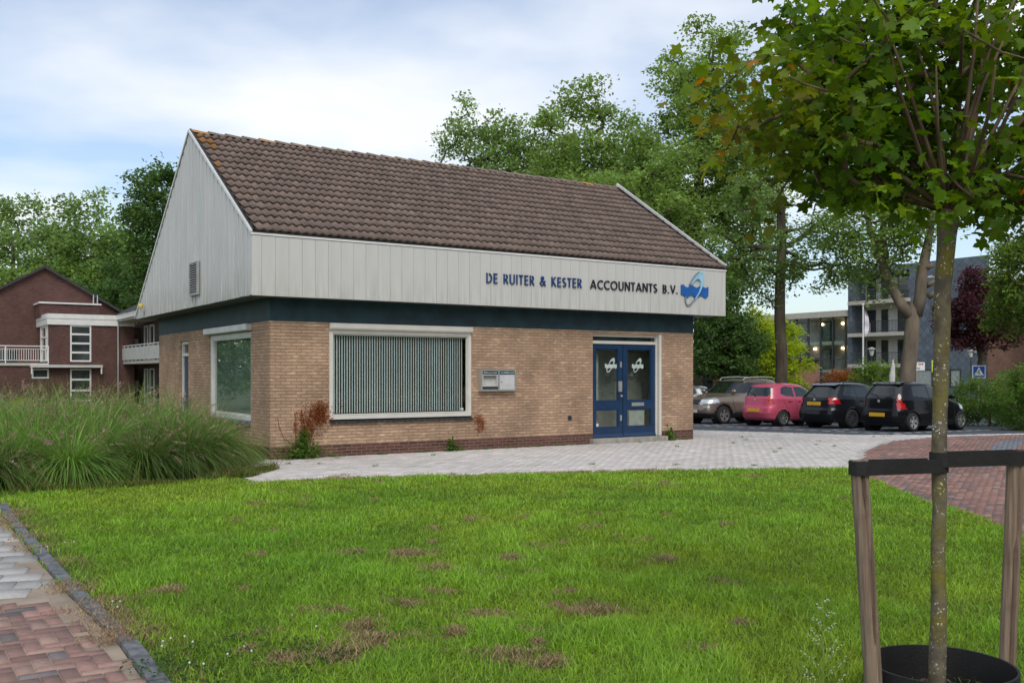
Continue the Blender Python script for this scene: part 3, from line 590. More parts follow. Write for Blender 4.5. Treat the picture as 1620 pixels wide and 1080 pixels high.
G = {'D': (.62, [[(.07,0),(.07,1)], [(.0,.93),(.2,.93)]+arc(.2,.5,.36,.43,90,-90)+[(.0,.07)]]),
 'E': (.44, [[(.07,0),(.07,1)], [(.0,.93),(.42,.93)], [(.0,.52),(.40,.52)], [(.0,.07),(.42,.07)]]),
 'R': (.50, [[(.07,0),(.07,1)], [(.0,.93),(.2,.93)]+arc(.2,.71,.21,.22,90,-90,9)+[(.0,.49)], [(.22,.5),(.47,0)]]),
 'U': (.60, [[(.07,1),(.07,.30)]+arc(.30,.30,.23,.25,180,360,10)[1:]+[(.53,1)]]),
 'I': (.14, [[(.07,0),(.07,1)]]), 'T': (.46, [[(.0,.93),(.46,.93)], [(.23,0),(.23,.95)]]),
 'K': (.54, [[(.07,0),(.07,1)], [(.47,1),(.08,.53)], [(.14,.60),(.51,0)]]),
 'S': (.44, [arc(.22,.74,.16,.19,35,270,12)[:-1]+arc(.22,.27,.17,.20,90,-145,12)]),
 '&': (.70, [arc(.30,.78,.13,.15,-60,230,12)+[(.66,0)], [(.36,.64),(.17,.48)]+arc(.25,.26,.19,.19,140,330,10)+[(.62,.52)]]),
 'A': (.66, [[(.03,0),(.33,.97)], [(.33,.97),(.63,0)], [(.14,.30),(.52,.30)]]),
 'C': (.62, [arc(.40,.5,.34,.44,50,310,16)]), 'O': (.80, [arc(.40,.5,.34,.44,0,345,23)]),
 'N': (.62, [[(.07,0),(.07,1)], [(.08,.97),(.54,.03)], [(.55,0),(.55,1)]]),
 'B': (.50, [[(.07,0),(.07,1)], [(.0,.93),(.2,.93)]+arc(.2,.73,.18,.20,90,-90,9)+[(.0,.53)], [(.0,.53),(.2,.53)]+arc(.2,.30,.22,.23,90,-90,9)+[(.0,.07)]]),
 'V': (.62, [[(.03,1),(.31,.03)], [(.31,.03),(.59,1)]]), '.': (.16, [[(.07,0),(.07,.14)]]), ' ': (.34, [])}
SB = MB()
def word(s, a0, a1, zb0, zb1, h, m, track=.17):
    tot = sum(G[c][0] for c in s)+track*(len(s)-1); sc = (a1-a0)/tot; x = a0
    for c in s:
        wd, st = G[c]
        if st:
            mb = MB(); zb = zb0+(zb1-zb0)*(x-a0)/(a1-a0)
            for i, q in enumerate(st):
                qq = [(x+px*sc, zb+py*h) for px, py in q]; strip(mb, qq, .0275, lambda X, Z, d, i=i: (X, E0-.010-d*1.0-(.0012*i if d else 0), Z), .028, close=(c == 'O'))
            mb.build('sign_letter', m, OF)
        x += (wd+track)*sc
M['signblue'] = mat('sign_blue', (.012,.045,.15), .35); M['signdark'] = mat('sign_dark', (.012,.016,.026), .35)
zt = lambda u, v: pj(u, v)
a_, z_ = pj(768.5, 447.6); a2, z2 = pj(919, 455.8); word('DE RUITER & KESTER', a_, a2, z_, z2, .213, M['signblue'])
a_, z_ = pj(933, 456.6); a2, z2 = pj(1038.5, 463); word('ACCOUNTANTS', a_, a2, z_, z2, .205, M['signdark'], track=.13)
a_, z_ = pj(1047.5, 463.5); a2, z2 = pj(1071, 465); word('B.V.', a_, a2, z_, z2, .20, M['signdark'])
LW = [(207,455),(245,445),(290,490),(330,508),(370,490),(425,455),(470,492),(520,515),(560,495),(585,478),(625,470),(660,505),(700,520),(752,495),(750,680),(700,724),(660,700),(620,672),(575,680),(515,720),(480,715),(440,668),(410,655),(365,685),(320,715),(285,690),(250,655),(205,650)]
LC = [(372,458),(430,350),(500,250),(560,200),(610,190),(650,230),(662,300),(650,400),(620,490),(575,600),(530,680),(485,745),(478,735),(520,660),(560,590),(588,500),(590,410),(575,360),(540,337),(500,347),(450,388),(405,440)]
LS = [(292,690),(294,790),(315,850),(348,870),(400,840),(450,780),(485,738)]
cv = lambda q: [pj(1060+x/12.71, 415+y/12.71) for x, y in q]
mb = MB(); mb.prism(cv(LW), lambda a, z, d: (a, E0-.010-d, z), .03); mb.build('emblem_wave', mat('emblem_blue', (.008,.10,.36), .4), OF)
mb = MB(); mb.prism(cv(LC), lambda a, z, d: (a, E0-.012-d, z), .05); mb.build('emblem_loop', mat('emblem_light_blue', (.30,.53,.66), .4), OF)
mb = MB(); strip(mb, cv(LS), .03, lambda a, z, d: (a, E0-.010-d, z), .034); strip(mb, cv([(372,455),(430,348),(500,248),(560,198)]), .022, lambda a, z, d: (a, E0-.010-d, z), .056); mb.build('emblem_outline', mat('emblem_grey', (.17,.23,.27), .4), OF)
def frosted(cx, cz, s, par):
    c = cv(LW); cm = np.mean(cv(LW), 0)
    for q in (LW, LC): 
        mb = MB(); dd = .0035 if q is LW else .0045; mb.prism([(cx+(a-cm[0])*s, cz+(z-cm[1])*s) for a, z in cv(q)], lambda a, z, d: (a, .1495-d, z), dd); mb.build('frosted_emblem', M['frost'], par)
    mb = MB(); strip(mb, [(cx+(a-cm[0])*s, cz+(z-cm[1])*s) for a, z in cv(LS)], .02, lambda a, z, d: (a, .1495-d, z), .003); mb.build('frosted_emblem', M['frost'], par)
frosted(8.40, 1.83, .40, d1); frosted(9.23, 1.83, .40, d2)
# ---- letterbox on the wall
a0, zt0 = pj(756.2, 583, 0); a1, _ = pj(811, 586, 0); zb0 = 1.275; zt0 = 1.745
lb = MB(); frame(lb, a0, a1, zb0, zt0, .035, -.14, -.002); am = (a0+a1)/2+.005; lb.box(am-.018,-.138,zb0+.035,am+.018,-.004,zt0-.035); lo = lb.build('letterbox', M['alu'], OF)
q = MB(); q.box(a0+.035,-.02,zb0+.035,am-.018,-.004,zt0-.035); q.build('box_back', M['grey'], lo)
q = MB(); q.box(am+.018,-.128,zb0+.035,a1-.035,-.012,zt0-.115); bd = q.build('box_door', M['silver'], lo)
q = MB(); q.lathe([(0,-.004),(.012,-.003),(.012,0)], 10, (am+.07,-.128,1.47), 'Y'); q.build('lock', M['black'], bd)
q = MB(); frame(q, a0+.04, am-.022, 1.375, zt0-.115, .02, -.125, -.05); q.build('flap_frame', M['silver'], lo)
q = MB(); q.add([(a0+.06,-.06,1.395),(am-.04,-.06,1.395),(am-.04,-.03,1.60),(a0+.06,-.03,1.60)], [(0,1,2,3)]); q.build('flap', M['room'], lo)
q = MB(); q.box(a0+.037,-.12,zb0+.037,am-.02,-.06,1.36); q.build('slot', M['darkmetal'], lo)
for (x0, x1) in ((a0+.037, am-.02), (am+.02, a1-.037)):
    q = MB(); q.box(x0,-.13,zt0-.11,x1,-.02,zt0-.037); nm = q.build('name_plate', M['navy'], lo)
    q = MB(); x = x0+.03
    while x < x1-.03: wl = random.uniform(.010, .022); q.box(x,-.1325,zt0-.085,x+wl,-.1302,zt0-.085+random.choice([.018,.026])); x += wl+.007
    q.build('name_text', M['frost'], nm)
q = MB(); q.lathe([(.045,-.02),(.055,-.02),(.055,0),(.045,0)], 16, (pj(901,661,0)[0],0,.635), 'Y'); q.lathe([(0,-.006),(.045,-.006)], 16, (pj(901,661,0)[0],0,.635), 'Y'); q.build('pipe_outlet', M['darkmetal'], OF)
# ---------------------------------------------------------------- brick apartment building on the left (a right-away, b away-left)
LB = thing('apartment_building', 'dark red brick apartment building with gable, white stair windows and balconies behind the tall grass', 'building', (-28.4, 60, -.36), TH)
f = MB(); f.box(0,0,0,1.2,.3,5.03); f.box(2.42,0,0,5.0,.3,5.03); f.box(1.2,0,2.60,2.42,.3,2.76)
f.box(0,3.6,2.76,.3,4.9,5.03); f.box(-14,-.0,0,-.95,.3,2.5); f.box(-.95,0,0,0,.3,1.72); f.box(-.95,0,2.32,0,.3,2.5)
f.box(-14,4.9,0,-4.3,5.2,5.5)
pts = [(-4.7, 0), (5.4, 0), (5.4, 6.0), (.39, 8.95), (-4.7, 6.0)]
f.prism(pts, lambda a, z, d: (a, 4.9+.3*d, z), 1)
f.box(-.2,2.2,5.6,3.3,4.9,6.45); f.box(5.0,.9,0,5.6,1.2,5.3)
f.build('wall', M['redbrick'], LB)
f = MB(); f.box(.3,.6,.1,5,4.8,.2); f.box(.3,.31,2.55,5,4.8,2.7); f.box(.35,4.0,.2,5,4.2,5); f.build('inner_floor', M['dark'], LB)
f = MB(); f.beam((-5.2,4.75,5.75),(.39,4.75,9.02),.35,.16); f.beam((.39,4.75,9.02),(5.9,4.75,5.78),.35,.16); f.add([(-5.2,4.6,5.72),(.39,4.6,9.0),(.39,20,9.0),(-5.2,20,5.72),(5.9,4.6,5.75),(5.9,20,5.75)],[(0,1,2,3),(1,4,5,2)])
f.box(-14,5.2,5.5,-4.7,16,5.7); ro = f.build('roof', M['roofdark'], LB)
f = MB(); f.lathe([(.13,0),(.13,.5),(.17,.5),(.17,.6),(0,.62)], 10, (2.9,7,7.5)); f.build('chimney', M['black'], ro)
for x in (3.35, 3.6): f = MB(); f.tube([(x,4.6,5.8),(x,4.6,7.3)], .045); f.build('flue_pipe', M['alu'], LB)
f = MB(); f.box(-.10,-.10,5.03,5.0,.35,5.40); f.box(-.10,-.13,5.41,5.0,.35,5.70); f.box(-.10,.35,5.03,.3,4.88,5.40); f.box(-.13,.35,5.41,.3,4.88,5.70); f.box(-.28,2.1,6.45,3.4,4.9,6.55); f.build('white_fascia', M['white'], LB)
f = MB(); f.tube([(4.0,-.12,0),(4.0,-.12,5.3)], .05); f.build('drainpipe', M['alu'], LB)
def lwin(a0, a1, z0, z1, n, t=.09, b=0.0, par=LB):
    f = MB(); frame(f, a0, a1, z0, z1, t, b-.03, b+.08)
    for i in range(1, n): zz = z0+(z1-z0)*i/n; f.box(a0+t,b-.03,zz-.06,a1-t,b+.08,zz+.06)
    o = f.build('window', M['white'], par); g = MB(); g.box(a0+t,b+.02,z0+t,a1-t,b+.03,z1-t); g.build('pane', M['glass_far'], o)
lwin(1.2,2.42,2.76,5.03,4); lwin(1.2,2.42,.3,2.32,3); lwin(-.95,0,1.72,2.32,1)
f = MB(); f.box(-.03,.35,2.76,.10,.5,5.03); f.box(-.03,1.0,2.76,.10,1.25,5.03); f.box(-.03,3.3,2.76,.10,3.6,5.03)
for z in (2.76, 3.5, 4.25, 4.9): f.box(-.02,.5,z,.09,3.3,z+.1)
o = f.build('stair_window', M['white'], LB); g = MB(); g.box(.05,.5,2.76,.06,3.3,5.03); g.build('pane', M['glass_far'], o)
f = MB(); f.box(-1.06,-.55,2.40,3.0,-.02,2.50); f.box(-1.06,-.58,2.50,3.0,-.02,2.55); f.box(-1.05,-.5,2.0,-.97,-.42,2.4); f.box(2.9,-.5,2.0,2.98,-.42,2.4); f.build('canopy', M['white'], LB)
f = MB(); f.box(-14,-.1,2.5,-.02,4.9,2.66); f.build('terrace_slab', M['slab'], LB)
f = MB(); f.box(-14,.02,3.66,0,.08,3.72); f.box(-14,.03,3.5,0,.06,3.53); f.box(-14,.03,2.80,0,.06,2.84)
a = -14
while a < 0: f.box(a,.035,2.84,a+.03,.055,3.5); a += .13
for a in (-12,-9.6,-7.2,-4.8,-2.4,-.06): f.box(a,.02,2.66,a+.06,.08,3.66)
f.build('railing', M['white'], LB)
f = MB(); f.box(-9,4.85,2.7,-6.5,4.9,4.9); f.build('terrace_door', M['glass_far'], LB)
f = MB(); f.box(-3.8,4.85,2.7,-1.2,4.9,3.5); f.build('terrace_window', M['glass_far'], LB)
# gallery wing
f = MB(); f.box(5.6,-16,0,5.9,1.0,5.3); f.build('gallery_wall', mat('gallery_timber', (.05,.032,.028), .6), LB)
f = MB(); f.box(4.3,-16,2.62,5.6,-.02,2.80); f.box(4.0,-16,5.30,5.6,-.12,5.42); f.build('gallery_slab', M['slab'], LB)
f = MB(); f.box(4.25,-16,2.86,4.30,-.05,3.62); f.build('gallery_parapet', mat('grey_parapet', (.47,.48,.45), .5), LB)
f = MB(); f.box(4.24,-16,3.72,4.31,-.05,3.77)
b = -16
while b < 0: f.box(4.25,b,3.62,4.30,b+.06,3.72); f.box(4.25,b,2.80,4.30,b+.06,2.86); b += 1.1
f.build('gallery_rail', M['white'], LB)
f = MB(); f.box(3.9,-16,5.42,4.02,-.12,5.75); f.build('gallery_fascia', M['white'], LB)
f = MB(); f.add([(3.85,-16,5.76),(3.85,0,5.76),(8.5,0,8.2),(8.5,-16,8.2)],[(0,1,2,3)]); f.build('gallery_roof', M['roofdark'], LB)
for z0 in (.1, 2.82):
    f = MB(); frame(f, 4.99, 5.60, z0, z0+2.2, .08, .85, .90); o = f.build('door', M['dark'], LB)
    g = MB(); g.box(5.15,.83,z0+.95,5.42,.845,z0+1.45); g.build('notice', M['room'], o)
    b = -.3
    while b > -15:
        for w_, kk in ((.9, 0), (1.1, 1)):
            f = MB(); frame_s(f, b-w_, b, z0, z0+2.25, .09, 5.52, 5.595); 
            if kk: f.box(5.52,b-w_+.09,z0+1.0,5.595,b-.09,z0+1.1)
            o = f.build('window' if kk else 'door', M['white'], LB); g = MB(); g.box(5.57,b-w_+.09,z0+.09,5.575,b-.09,z0+2.16); g.build('pane', M['glass_far'], o); b -= w_+.6
        b -= 1.2
# ---------------------------------------------------------------- slate and glass apartment block (x along its front, towards the viewer)
TS = math.atan2(-BX[1], -BX[0])
SL = thing('slate_apartment_block', 'four-storey apartment block clad in blue-grey slates with recessed balconies behind the car park', 'building', (30.9, 90, -.36), TS)
H = 11.55
f = MB(); f.box(0,0,0,.45,6,H); f.box(6.4,0,2.4,13.4,.4,H); f.box(6.4,0,0,7.0,.4,2.4); f.box(7.0,0,0,8.6,.4,.9)
f.box(8.6,0,0,9.2,.4,2.4); f.box(9.2,0,0,9.6,.4,.9); f.box(9.6,0,0,10.2,.4,2.4); f.box(10.2,0,0,11.2,.4,.9); f.box(11.2,0,0,13.4,.4,2.4)
f.box(.45,1.9,H-.9,6.4,6,H); f.box(.45,-.0,H-.5,6.4,1.9,H); f.build('slate_wall', M['slate'], SL)
f = MB(); f.box(.45,1.9,0,6.4,2.1,H-.9); f.build('balcony_wall', mat('pale_panel', (.6,.58,.55), .6), SL)
for z in (2.55, 5.35, 8.25): f = MB(); f.box(.3,-.45,z,6.5,1.9,z+.32); f.build('balcony_slab', M['slab'], SL)
for z in (.1, 2.9, 5.7, 8.6):
    for (x0, x1) in ((.7,1.6),(2.2,2.9),(3.9,6.0)):
        f = MB(); frame(f, x0, x1, z, z+2.15, .08, 1.84, 1.9); o = f.build('balcony_window', M['darkmetal'], SL); g = MB(); g.box(x0+.08,1.86,z+.08,x1-.08,1.87,z+2.07); g.build('pane', M['glass_far'], o)
    if z > 1:
        f = MB(); f.box(.45,-.40,z+.95,6.4,-.36,z+1.0); f.box(.45,-.40,z+.05,6.4,-.36,z+.1)
        x = .5
        while x < 6.4: f.box(x,-.39,z+.1,x+.025,-.37,z+.95); x += .14
        f.build('balcony_railing', M['darkmetal'], SL)
f = MB(); f.box(1.1,.6,5.72,1.6,1.1,6.15); f.box(1.1,1.05,6.15,1.6,1.1,6.6); f.build('balcony_chair', M['white'], SL)
for (x0, x1, z0, z1) in ((7.0,8.6,.9,2.4),(9.2,9.6,.9,2.4),(10.2,11.2,.9,2.4)):
    f = MB(); frame(f, x0, x1, z0, z1, .09, -.03, .1); o = f.build('window', M['darkmetal'], SL); g = MB(); g.box(x0+.09,.03,z0+.09,x1-.09,.04,z1-.09); g.build('pane', mat('curtained_pane', (.33,.37,.36), .25), o)
f = MB(); frame(f, 12.3, 12.95, 3.6, 5.4, .07, -.04, -.005); o = f.build('window', M['darkmetal'], SL); g = MB(); g.box(12.37,-.03,3.67,12.88,-.02,5.33); g.build('pane', bpy.data.materials['curtained_pane'], o)
f = MB(); f.tube([(6.9,-.08,0),(6.9,-.08,6)], .06); f.build('drainpipe', M['alu'], SL)
f = MB(); f.box(13.41,.1,0,17.2,.5,9.4); f.box(17.2,-1.2,0,30,.1,8.8); f.build('brick_wing', M['orangebrick'], SL)
# glazed link
f = MB(); f.box(-16,2.6,0,0,2.8,7.3); f.build('link_wall', mat('link_wall_panel', (.42,.36,.33), .7), SL)
f = MB(); f.box(-16,-.25,7.3,0,6,7.86); f.build('link_roof', M['slab'], SL)
f = MB(); f.box(-16,.2,4.72,0,2.6,5.05); f.box(-16,.2,2.0,0,2.6,2.35); f.build('link_floor', M['slab'], SL)
f = MB(); x = -16
while x < -.1: f.box(x,.0,2.1,x+.14,.12,7.3); x += 1.42
f.box(-16,.0,3.35,0,.1,3.43); f.box(-16,.0,2.05,0,.12,2.15); f.box(-16,-.9,1.55,0,.0,2.05); f.build('link_mullion', M['darkmetal'], SL)
f = MB(); f.box(-16,.04,2.15,0,.05,7.3); f.build('link_glazing', glass_mat('link_glass', (.85,.92,.9), .8), SL)
f = MB(); f.box(-16,.1,0,0,.2,1.55); f.build('link_base', M['glass_far'], SL)
for x in (-14.6,-11.4,-8.2,-5.0,-1.8):
    for z in (2.5, 5.15): f = MB(); frame(f, x, x+1.4, z, z+1.9, .08, 2.5, 2.59); o = f.build('door', M['darkmetal'], SL); g = MB(); g.box(x+.08,2.54,z+.08,x+1.32,2.55,z+1.82); g.build('pane', M['glass_far'], o)
LM = mat('lit_lamp', (1,.8,.55), .5, emit=(1,.72,.45,3.5))
for x, z in ((-4.9,6.8),(-2.5,6.8),(-2.5,4.44),(-5.8,4.44),(-6.4,1.5),(-3.9,1.5)):
    f = MB(); f.lathe([(0,-.11),(.12,-.10),(.16,0),(.12,.10),(0,.14)], 10, (x, 2.42 if z > 2 else .0, z)); f.build('wall_lamp', LM, SL)
# low brick outbuilding beyond the silver car
SH = thing('brick_outbuilding', 'low brick outbuilding with dark roller shutter seen past the office corner', 'building', (9.6, 56, -.36), 0.0)
f = MB(); f.box(0,0,0,.7,.3,2.0); f.box(1.9,0,0,8.0,.3,2.0); f.box(0,0,2.0,8.0,.3,2.75); f.box(0,.3,0,.3,5,2.75); f.box(7.7,.3,0,8,5,2.75); f.build('wall', M['orangebrick'], SH)
f = MB(); f.box(.7,-.08,1.62,1.9,.1,2.0); f.box(.7,.1,0,1.9,.15,1.62); f.build('roller_shutter', M['darkmetal'], SH)
f = MB(); f.box(-.2,-.2,2.75,8.2,5.2,2.9); f.build('roof', M['roofdark'], SH)
# ---------------------------------------------------------------- street furniture
def px(u, Y): return (u-810)/1548*Y
def lantern(u, Y, label):
    x = px(u, Y); z0 = gz(Y); t = thing('street_lamp', label, 'street lamp', (x, Y, z0), 0, 'post-top street lamps by the slate block')
    f = MB(); f.tube([(0,0,0),(0,0,.8),(0,0,3.3)], [.07,.05,.04]); f.build('pole', M['darkmetal'], t)
    f = MB(); f.lathe([(.09,3.3),(.20,3.72),(.20,3.74)], 12); f.build('lamp_glass', mat('lamp_diffuser', (.6,.6,.55), .3), t)
    f = MB(); f.lathe([(.30,3.74),(.30,3.78),(.12,3.88),(0,3.92)], 14); f.build('lamp_cap', M['grey'], t)
lantern(1379, 70, 'black post lantern in front of the balconies, left of the forked tree'); lantern(1536, 76, 'black post lantern left of the blue pedestrian crossing sign')
t = thing('street_lamp', 'tall grey street light with a sideways arm mostly behind the staked tree trunk', 'street lamp', (px(1489,50), 50, -.36))
f = MB(); f.tube([(0,0,0),(0,0,6.6),(0,0,7.1)], [.09,.06,.05]); f.build('pole', M['grey'], t); f = MB(); f.tube([(0,0,6.9),(-.5,0,6.95)], .03); f.build('arm', M['grey'], t); f = MB(); f.beam((-1.15,0,6.86),(-.5,0,6.98),.2,.08); f.build('lamp_head', M['silver'], t)
t = thing('flagpole', 'white flagpole with a furled pale flag in front of the balconies', 'flagpole', (px(1365.5,75), 75, -.36))
f = MB(); f.tube([(0,0,0),(0,0,7.2)], [.075,.06], 8); f.lathe([(0,7.2),(.12,7.28),(0,7.4)], 8); f.build('pole', M['white'], t)
f = MB(); vs = []; n = 12
for i in range(n+1):
    z = 6.9-i*.16; ww = .12+.26*math.sin(math.pi*(i/n)**.8); vs += [(.1, -.05, z), (.1+ww*.5, .12*math.sin(i), z-.08), (.1+ww, -.08*math.cos(i*.7), z-.2)]
f.add(vs, [(3*i+k, 3*i+k+1, 3*i+k+4, 3*i+k+3) for i in range(n) for k in range(2)]); f.build('flag', mat('pale_flag', (.65,.6,.68), .8), t, True)
def signpost(name, label, cat, u, Y, zc, w_, h_, m, border=None, ang=0, post=True):
    t = thing(name, label, cat, (px(u, Y), Y, gz(Y)), ang); zc -= gz(Y)
    if post: f = MB(); f.tube([(0,.03,0),(0,.03,zc)], .03); f.build('post', M['grey'], t)
    f = MB(); f.box(-w_/2,-.012,zc-h_/2,w_/2,.0,zc+h_/2); p = f.build('panel', border or m, t)
    if border: f = MB(); k = .04; f.box(-w_/2+k,-.016,zc-h_/2+k,w_/2-k,-.0125,zc+h_/2-k); f.build('panel_face', m, p)
    return t, p, zc
sb = mat('traffic_sign_blue', (.012,.075,.36), .4); wh = mat('sign_white', (.72,.73,.74), .4)
t, p, zc = signpost('pedestrian_crossing_sign', 'square blue pedestrian crossing sign with white triangle above the hedge', 'traffic sign', 1548.5, 46, 1.74, .62, .60, sb, wh)
f = MB(); f.add([(-.24,-.019,zc-.19),(.24,-.019,zc-.19),(0,-.019,zc+.22)], [(0,1,2)]); f.build('triangle', wh, p)
f = MB(); y = -.0215; f.lathe([(0,-.001),(.026,0)], 10, (0,y,zc+.09), 'Y'); f.add([(-.03,y,zc+.06),(.03,y,zc+.06),(.02,y,zc-.04),(-.02,y,zc-.04)], [(0,3,2,1)]); f.add([(-.02,y,zc-.04),(.0,y,zc-.04),(-.05,y,zc-.15),(-.08,y,zc-.15)], [(0,3,2,1)]); f.add([(.0,y,zc-.04),(.02,y,zc-.04),(.08,y,zc-.15),(.05,y,zc-.15)], [(0,3,2,1)])
for i in range(-3, 4):
    if abs(i) != 1: f.add([(i*.062-.018,y,zc-.185),(i*.062+.018,y,zc-.185),(i*.05+.012,y,zc-.155),(i*.05-.012,y,zc-.155)], [(0,1,2,3)])
f.build('walking_figure', M['black'], p)
t, p, zc = signpost('information_sign', 'white rectangular name sign with a small red emblem beside the forked tree', 'sign', 1450.5, 62, 2.12, 1.0, .52, wh)
f = MB()
for i in range(3): c = .14+i*.11; f.prism([(c-.055,zc+.16),(c-.03,zc+.19),(c,zc+.17),(c+.03,zc+.19),(c+.055,zc+.16),(c,zc+.05)], lambda x, z, d: (x, -.0125-d, z), .004)
f.build('red_emblem', mat('emblem_red', (.45,.015,.03), .4), p)
f = MB()
for (z, ws) in ((zc-.06, [.05,.04,.03,.05,.04,.04]), (zc-.17, [.06,.04,.05,.04,.03,.05,.04,.05,.05,.04,.04])):
    x = -.41
    for q in ws: f.box(x,-.0165,z,x+q*.95,-.0125,z+.065); x += q+.012
f.build('sign_text', M['signdark'], p)
signpost('reflective_sign', 'yellow-edged sign mostly hidden behind the staked tree trunk', 'sign', 1487, 45, 2.0, .76, .54, M['grey'], mat('fluorescent_yellow', (.75,.85,.02), .4))
signpost('blue_sign', 'small upright blue sign at the glazed link above the pink car', 'sign', 1293.5, 60, 1.68, .28, .7, sb)
t, p, zc = signpost('red_warning_sign', 'small red and white sign peeking out between the two hedges', 'sign', 1578, 36, 1.02, .32, .34, mat('warning_red', (.6,.03,.03), .4)); f = MB(); f.add([(.0,-.014,zc-.15),(.15,-.014,zc-.15),(.15,-.014,zc+.13)],[(0,1,2)]); f.build('white_corner', wh, p)
t = thing('closed_parasol', 'closed white parasol standing left of the forked tree trunk', 'parasol', (px(1411,50), 50, gz(50)))
f = MB(); f.tube([(0,0,0),(.05,0,2.5)], .03); f.build('pole', M['grey'], t)
f = MB(); f.tube([(-.03,0,1.1),(-.01,0,1.3),(.02,0,1.9),(.06,0,2.35),(.06,0,2.75)], [.11,.14,.15,.10,.02], 7); f.build('canopy', M['white'], t)

# ---------------------------------------------------------------- cars
M['tyre'] = mat('tyre_rubber', (.015,.015,.016), .8, bump=.1); M['rim'] = mat('alloy_rim', (.50,.50,.50), .3, metal=.8, var=.05)
M['rimdark'] = mat('dark_rim', (.10,.10,.105), .35, metal=.6); M['carglass'] = mat('car_glass', (.008,.012,.012), .03, var=.1, spec=.8)
M['trim'] = mat('black_trim', (.012,.012,.013), .55, var=.1); M['tail'] = mat('red_lens', (.42,.006,.012), .15, coat=1); M['head'] = mat('clear_lens', (.55,.57,.58), .12, metal=.5, coat=1)
M['plate'] = mat('yellow_plate', (.62,.36,.015), .5, var=.1); M['under'] = mat('underbody', (.01,.01,.01), .9)
def paint(name, c, metal=.3, rough=.28):
    m = mat(name, c, rough, metal=metal, var=.03, coat=.45, spec=.04); m.node_tree.nodes['Principled BSDF'].inputs['Coat Roughness'].default_value = .04; return m
def car(name, label, S, col, loc, rz, rim='rim', spokes=5, group=None):
    t = thing(name, label, 'car', loc, rz, group)
    zr, xr_ = np.array(S['rear']).T; zf, xf_ = np.array(S['front']).T; zw, wv = np.array(S['width']).T
    fr = lambda z: np.interp(z, zr, xr_); ff = lambda z: np.interp(z, zf, xf_); fw = lambda z: np.interp(z, zw, wv)
    zs = [zr[0]]; z1 = zr[-1]
    while zs[-1] < z1-1e-4:
        z = zs[-1]; st = .03
        while st > .0015 and max(abs(ff(z+st)-ff(z)), abs(fr(z+st)-fr(z)), abs(fw(z+st)-fw(z))) > .045: st *= .7
        zs.append(min(z+st, z1))
    zs = np.array(zs); NP = 168; rows = []
    def nexp(z): return np.interp(z, [.3, .9, 1.1, z1-.1, z1], [5.0, 4.6, 4.5, 3.6, 2.6])
    th = np.linspace(0, 2*np.pi, 1201)[:-1]
    for z in zs:
        n = nexp(z); c, s = np.cos(th+np.pi), np.sin(th+np.pi); hx = (ff(z)-fr(z))/2; xc = (ff(z)+fr(z))/2
        X = xc+hx*np.sign(c)*np.abs(c)**(2/n); Y = fw(z)*np.sign(s)*np.abs(s)**(2/n)
        ds = np.hypot(np.diff(np.append(X, X[0])), np.diff(np.append(Y, Y[0]))); cum = np.append(0, np.cumsum(ds)); tt = np.linspace(0, cum[-1], NP+1)[:-1]
        rows.append(np.stack([np.interp(tt, cum, np.append(X, X[0])), np.interp(tt, cum, np.append(Y, Y[0])), np.full(NP, z)], 1))
    G_ = np.array(rows); nz = len(zs); L = S['L']; W2 = max(wv); wr = S['wr']; wx = S['wx']; Ra = wr*1.13
    for w_ in wx:        # pull vertices to the wheel arch rim
        d = np.hypot(G_[...,0]-w_, G_[...,2]-wr); side = np.abs(G_[...,1]) > W2-.22; k = side & (np.abs(d-Ra) < .028)
        G_[...,0] = np.where(k, w_+(G_[...,0]-w_)*Ra/np.maximum(d, 1e-3), G_[...,0]); G_[...,2] = np.where(k, wr+(G_[...,2]-wr)*Ra/np.maximum(d, 1e-3), G_[...,2])
    V = G_.reshape(-1, 3); regs = {}
    i, j = np.meshgrid(np.arange(nz-1), np.arange(NP), indexing='ij'); i = i.ravel(); j = j.ravel(); j2 = (j+1) % NP
    F = np.stack([i*NP+j, i*NP+j2, (i+1)*NP+j2, (i+1)*NP+j], 1); C = V[F].mean(1)
    nrm = np.cross(V[F[:,1]]-V[F[:,0]], V[F[:,3]]-V[F[:,0]]); nl = np.linalg.norm(nrm, axis=1); nrm /= np.maximum(nl, 1e-9)[:, None]
    lab = np.zeros(len(F), int); x, y, z = C.T; ay = np.abs(y); xc = (ff(z)+fr(z))/2; hx = (ff(z)-fr(z))/2
    side = np.abs(x-xc) < hx-.30*np.clip(hx, 0, 1)+.12; side &= np.abs(nrm[:,1]) > .55
    names = ['body', 'lower_trim', 'side_window', 'rear_window', 'windscreen', 'tail_light', 'headlight', 'grille', 'door_pillar']
    lab[z < S['trim']] = 1
    if 'arch' in S:
        for w_ in wx: lab[(np.hypot(x-w_, z-wr) < Ra+.05) & (ay > W2-.2)] = 1
    lab[(nrm[:,0] < -.25) & (x < xc) & (z > S['rw'][0]) & (z < S['rw'][1]) & (ay < fw(z)*S['rw'][2])] = 3
    wsz = S['ws']; lab[(nrm[:,0] > .18) & (x > xc) & (z > wsz[0]) & (z < wsz[1]) & (ay < fw(z)*.90)] = 4
    for poly in S['side']: lab[side & inpoly(x, z, poly)] = 2
    for poly in S.get('pillar', []): lab[side & inpoly(x, z, poly)] = 8
    for poly in S['tail']: lab[(x < 1.0) & (ay > fw(z)*poly[0]) & inpoly(x, z, poly[1])] = 5
    for poly in S['head']: lab[(x > L-1.2) & (ay > fw(z)*poly[0]) & inpoly(x, z, poly[1])] = 6
    g_ = S['grille']; lab[(nrm[:,0] > .3) & (x > L-.5) & (z > g_[0]) & (z < g_[1]) & (ay < g_[2])] = 7
    arch = np.zeros(len(F), bool)
    for w_ in wx: arch |= (np.hypot(x-w_, z-wr) < Ra-.008) & (ay > W2-.30)
    lab[arch] = -1
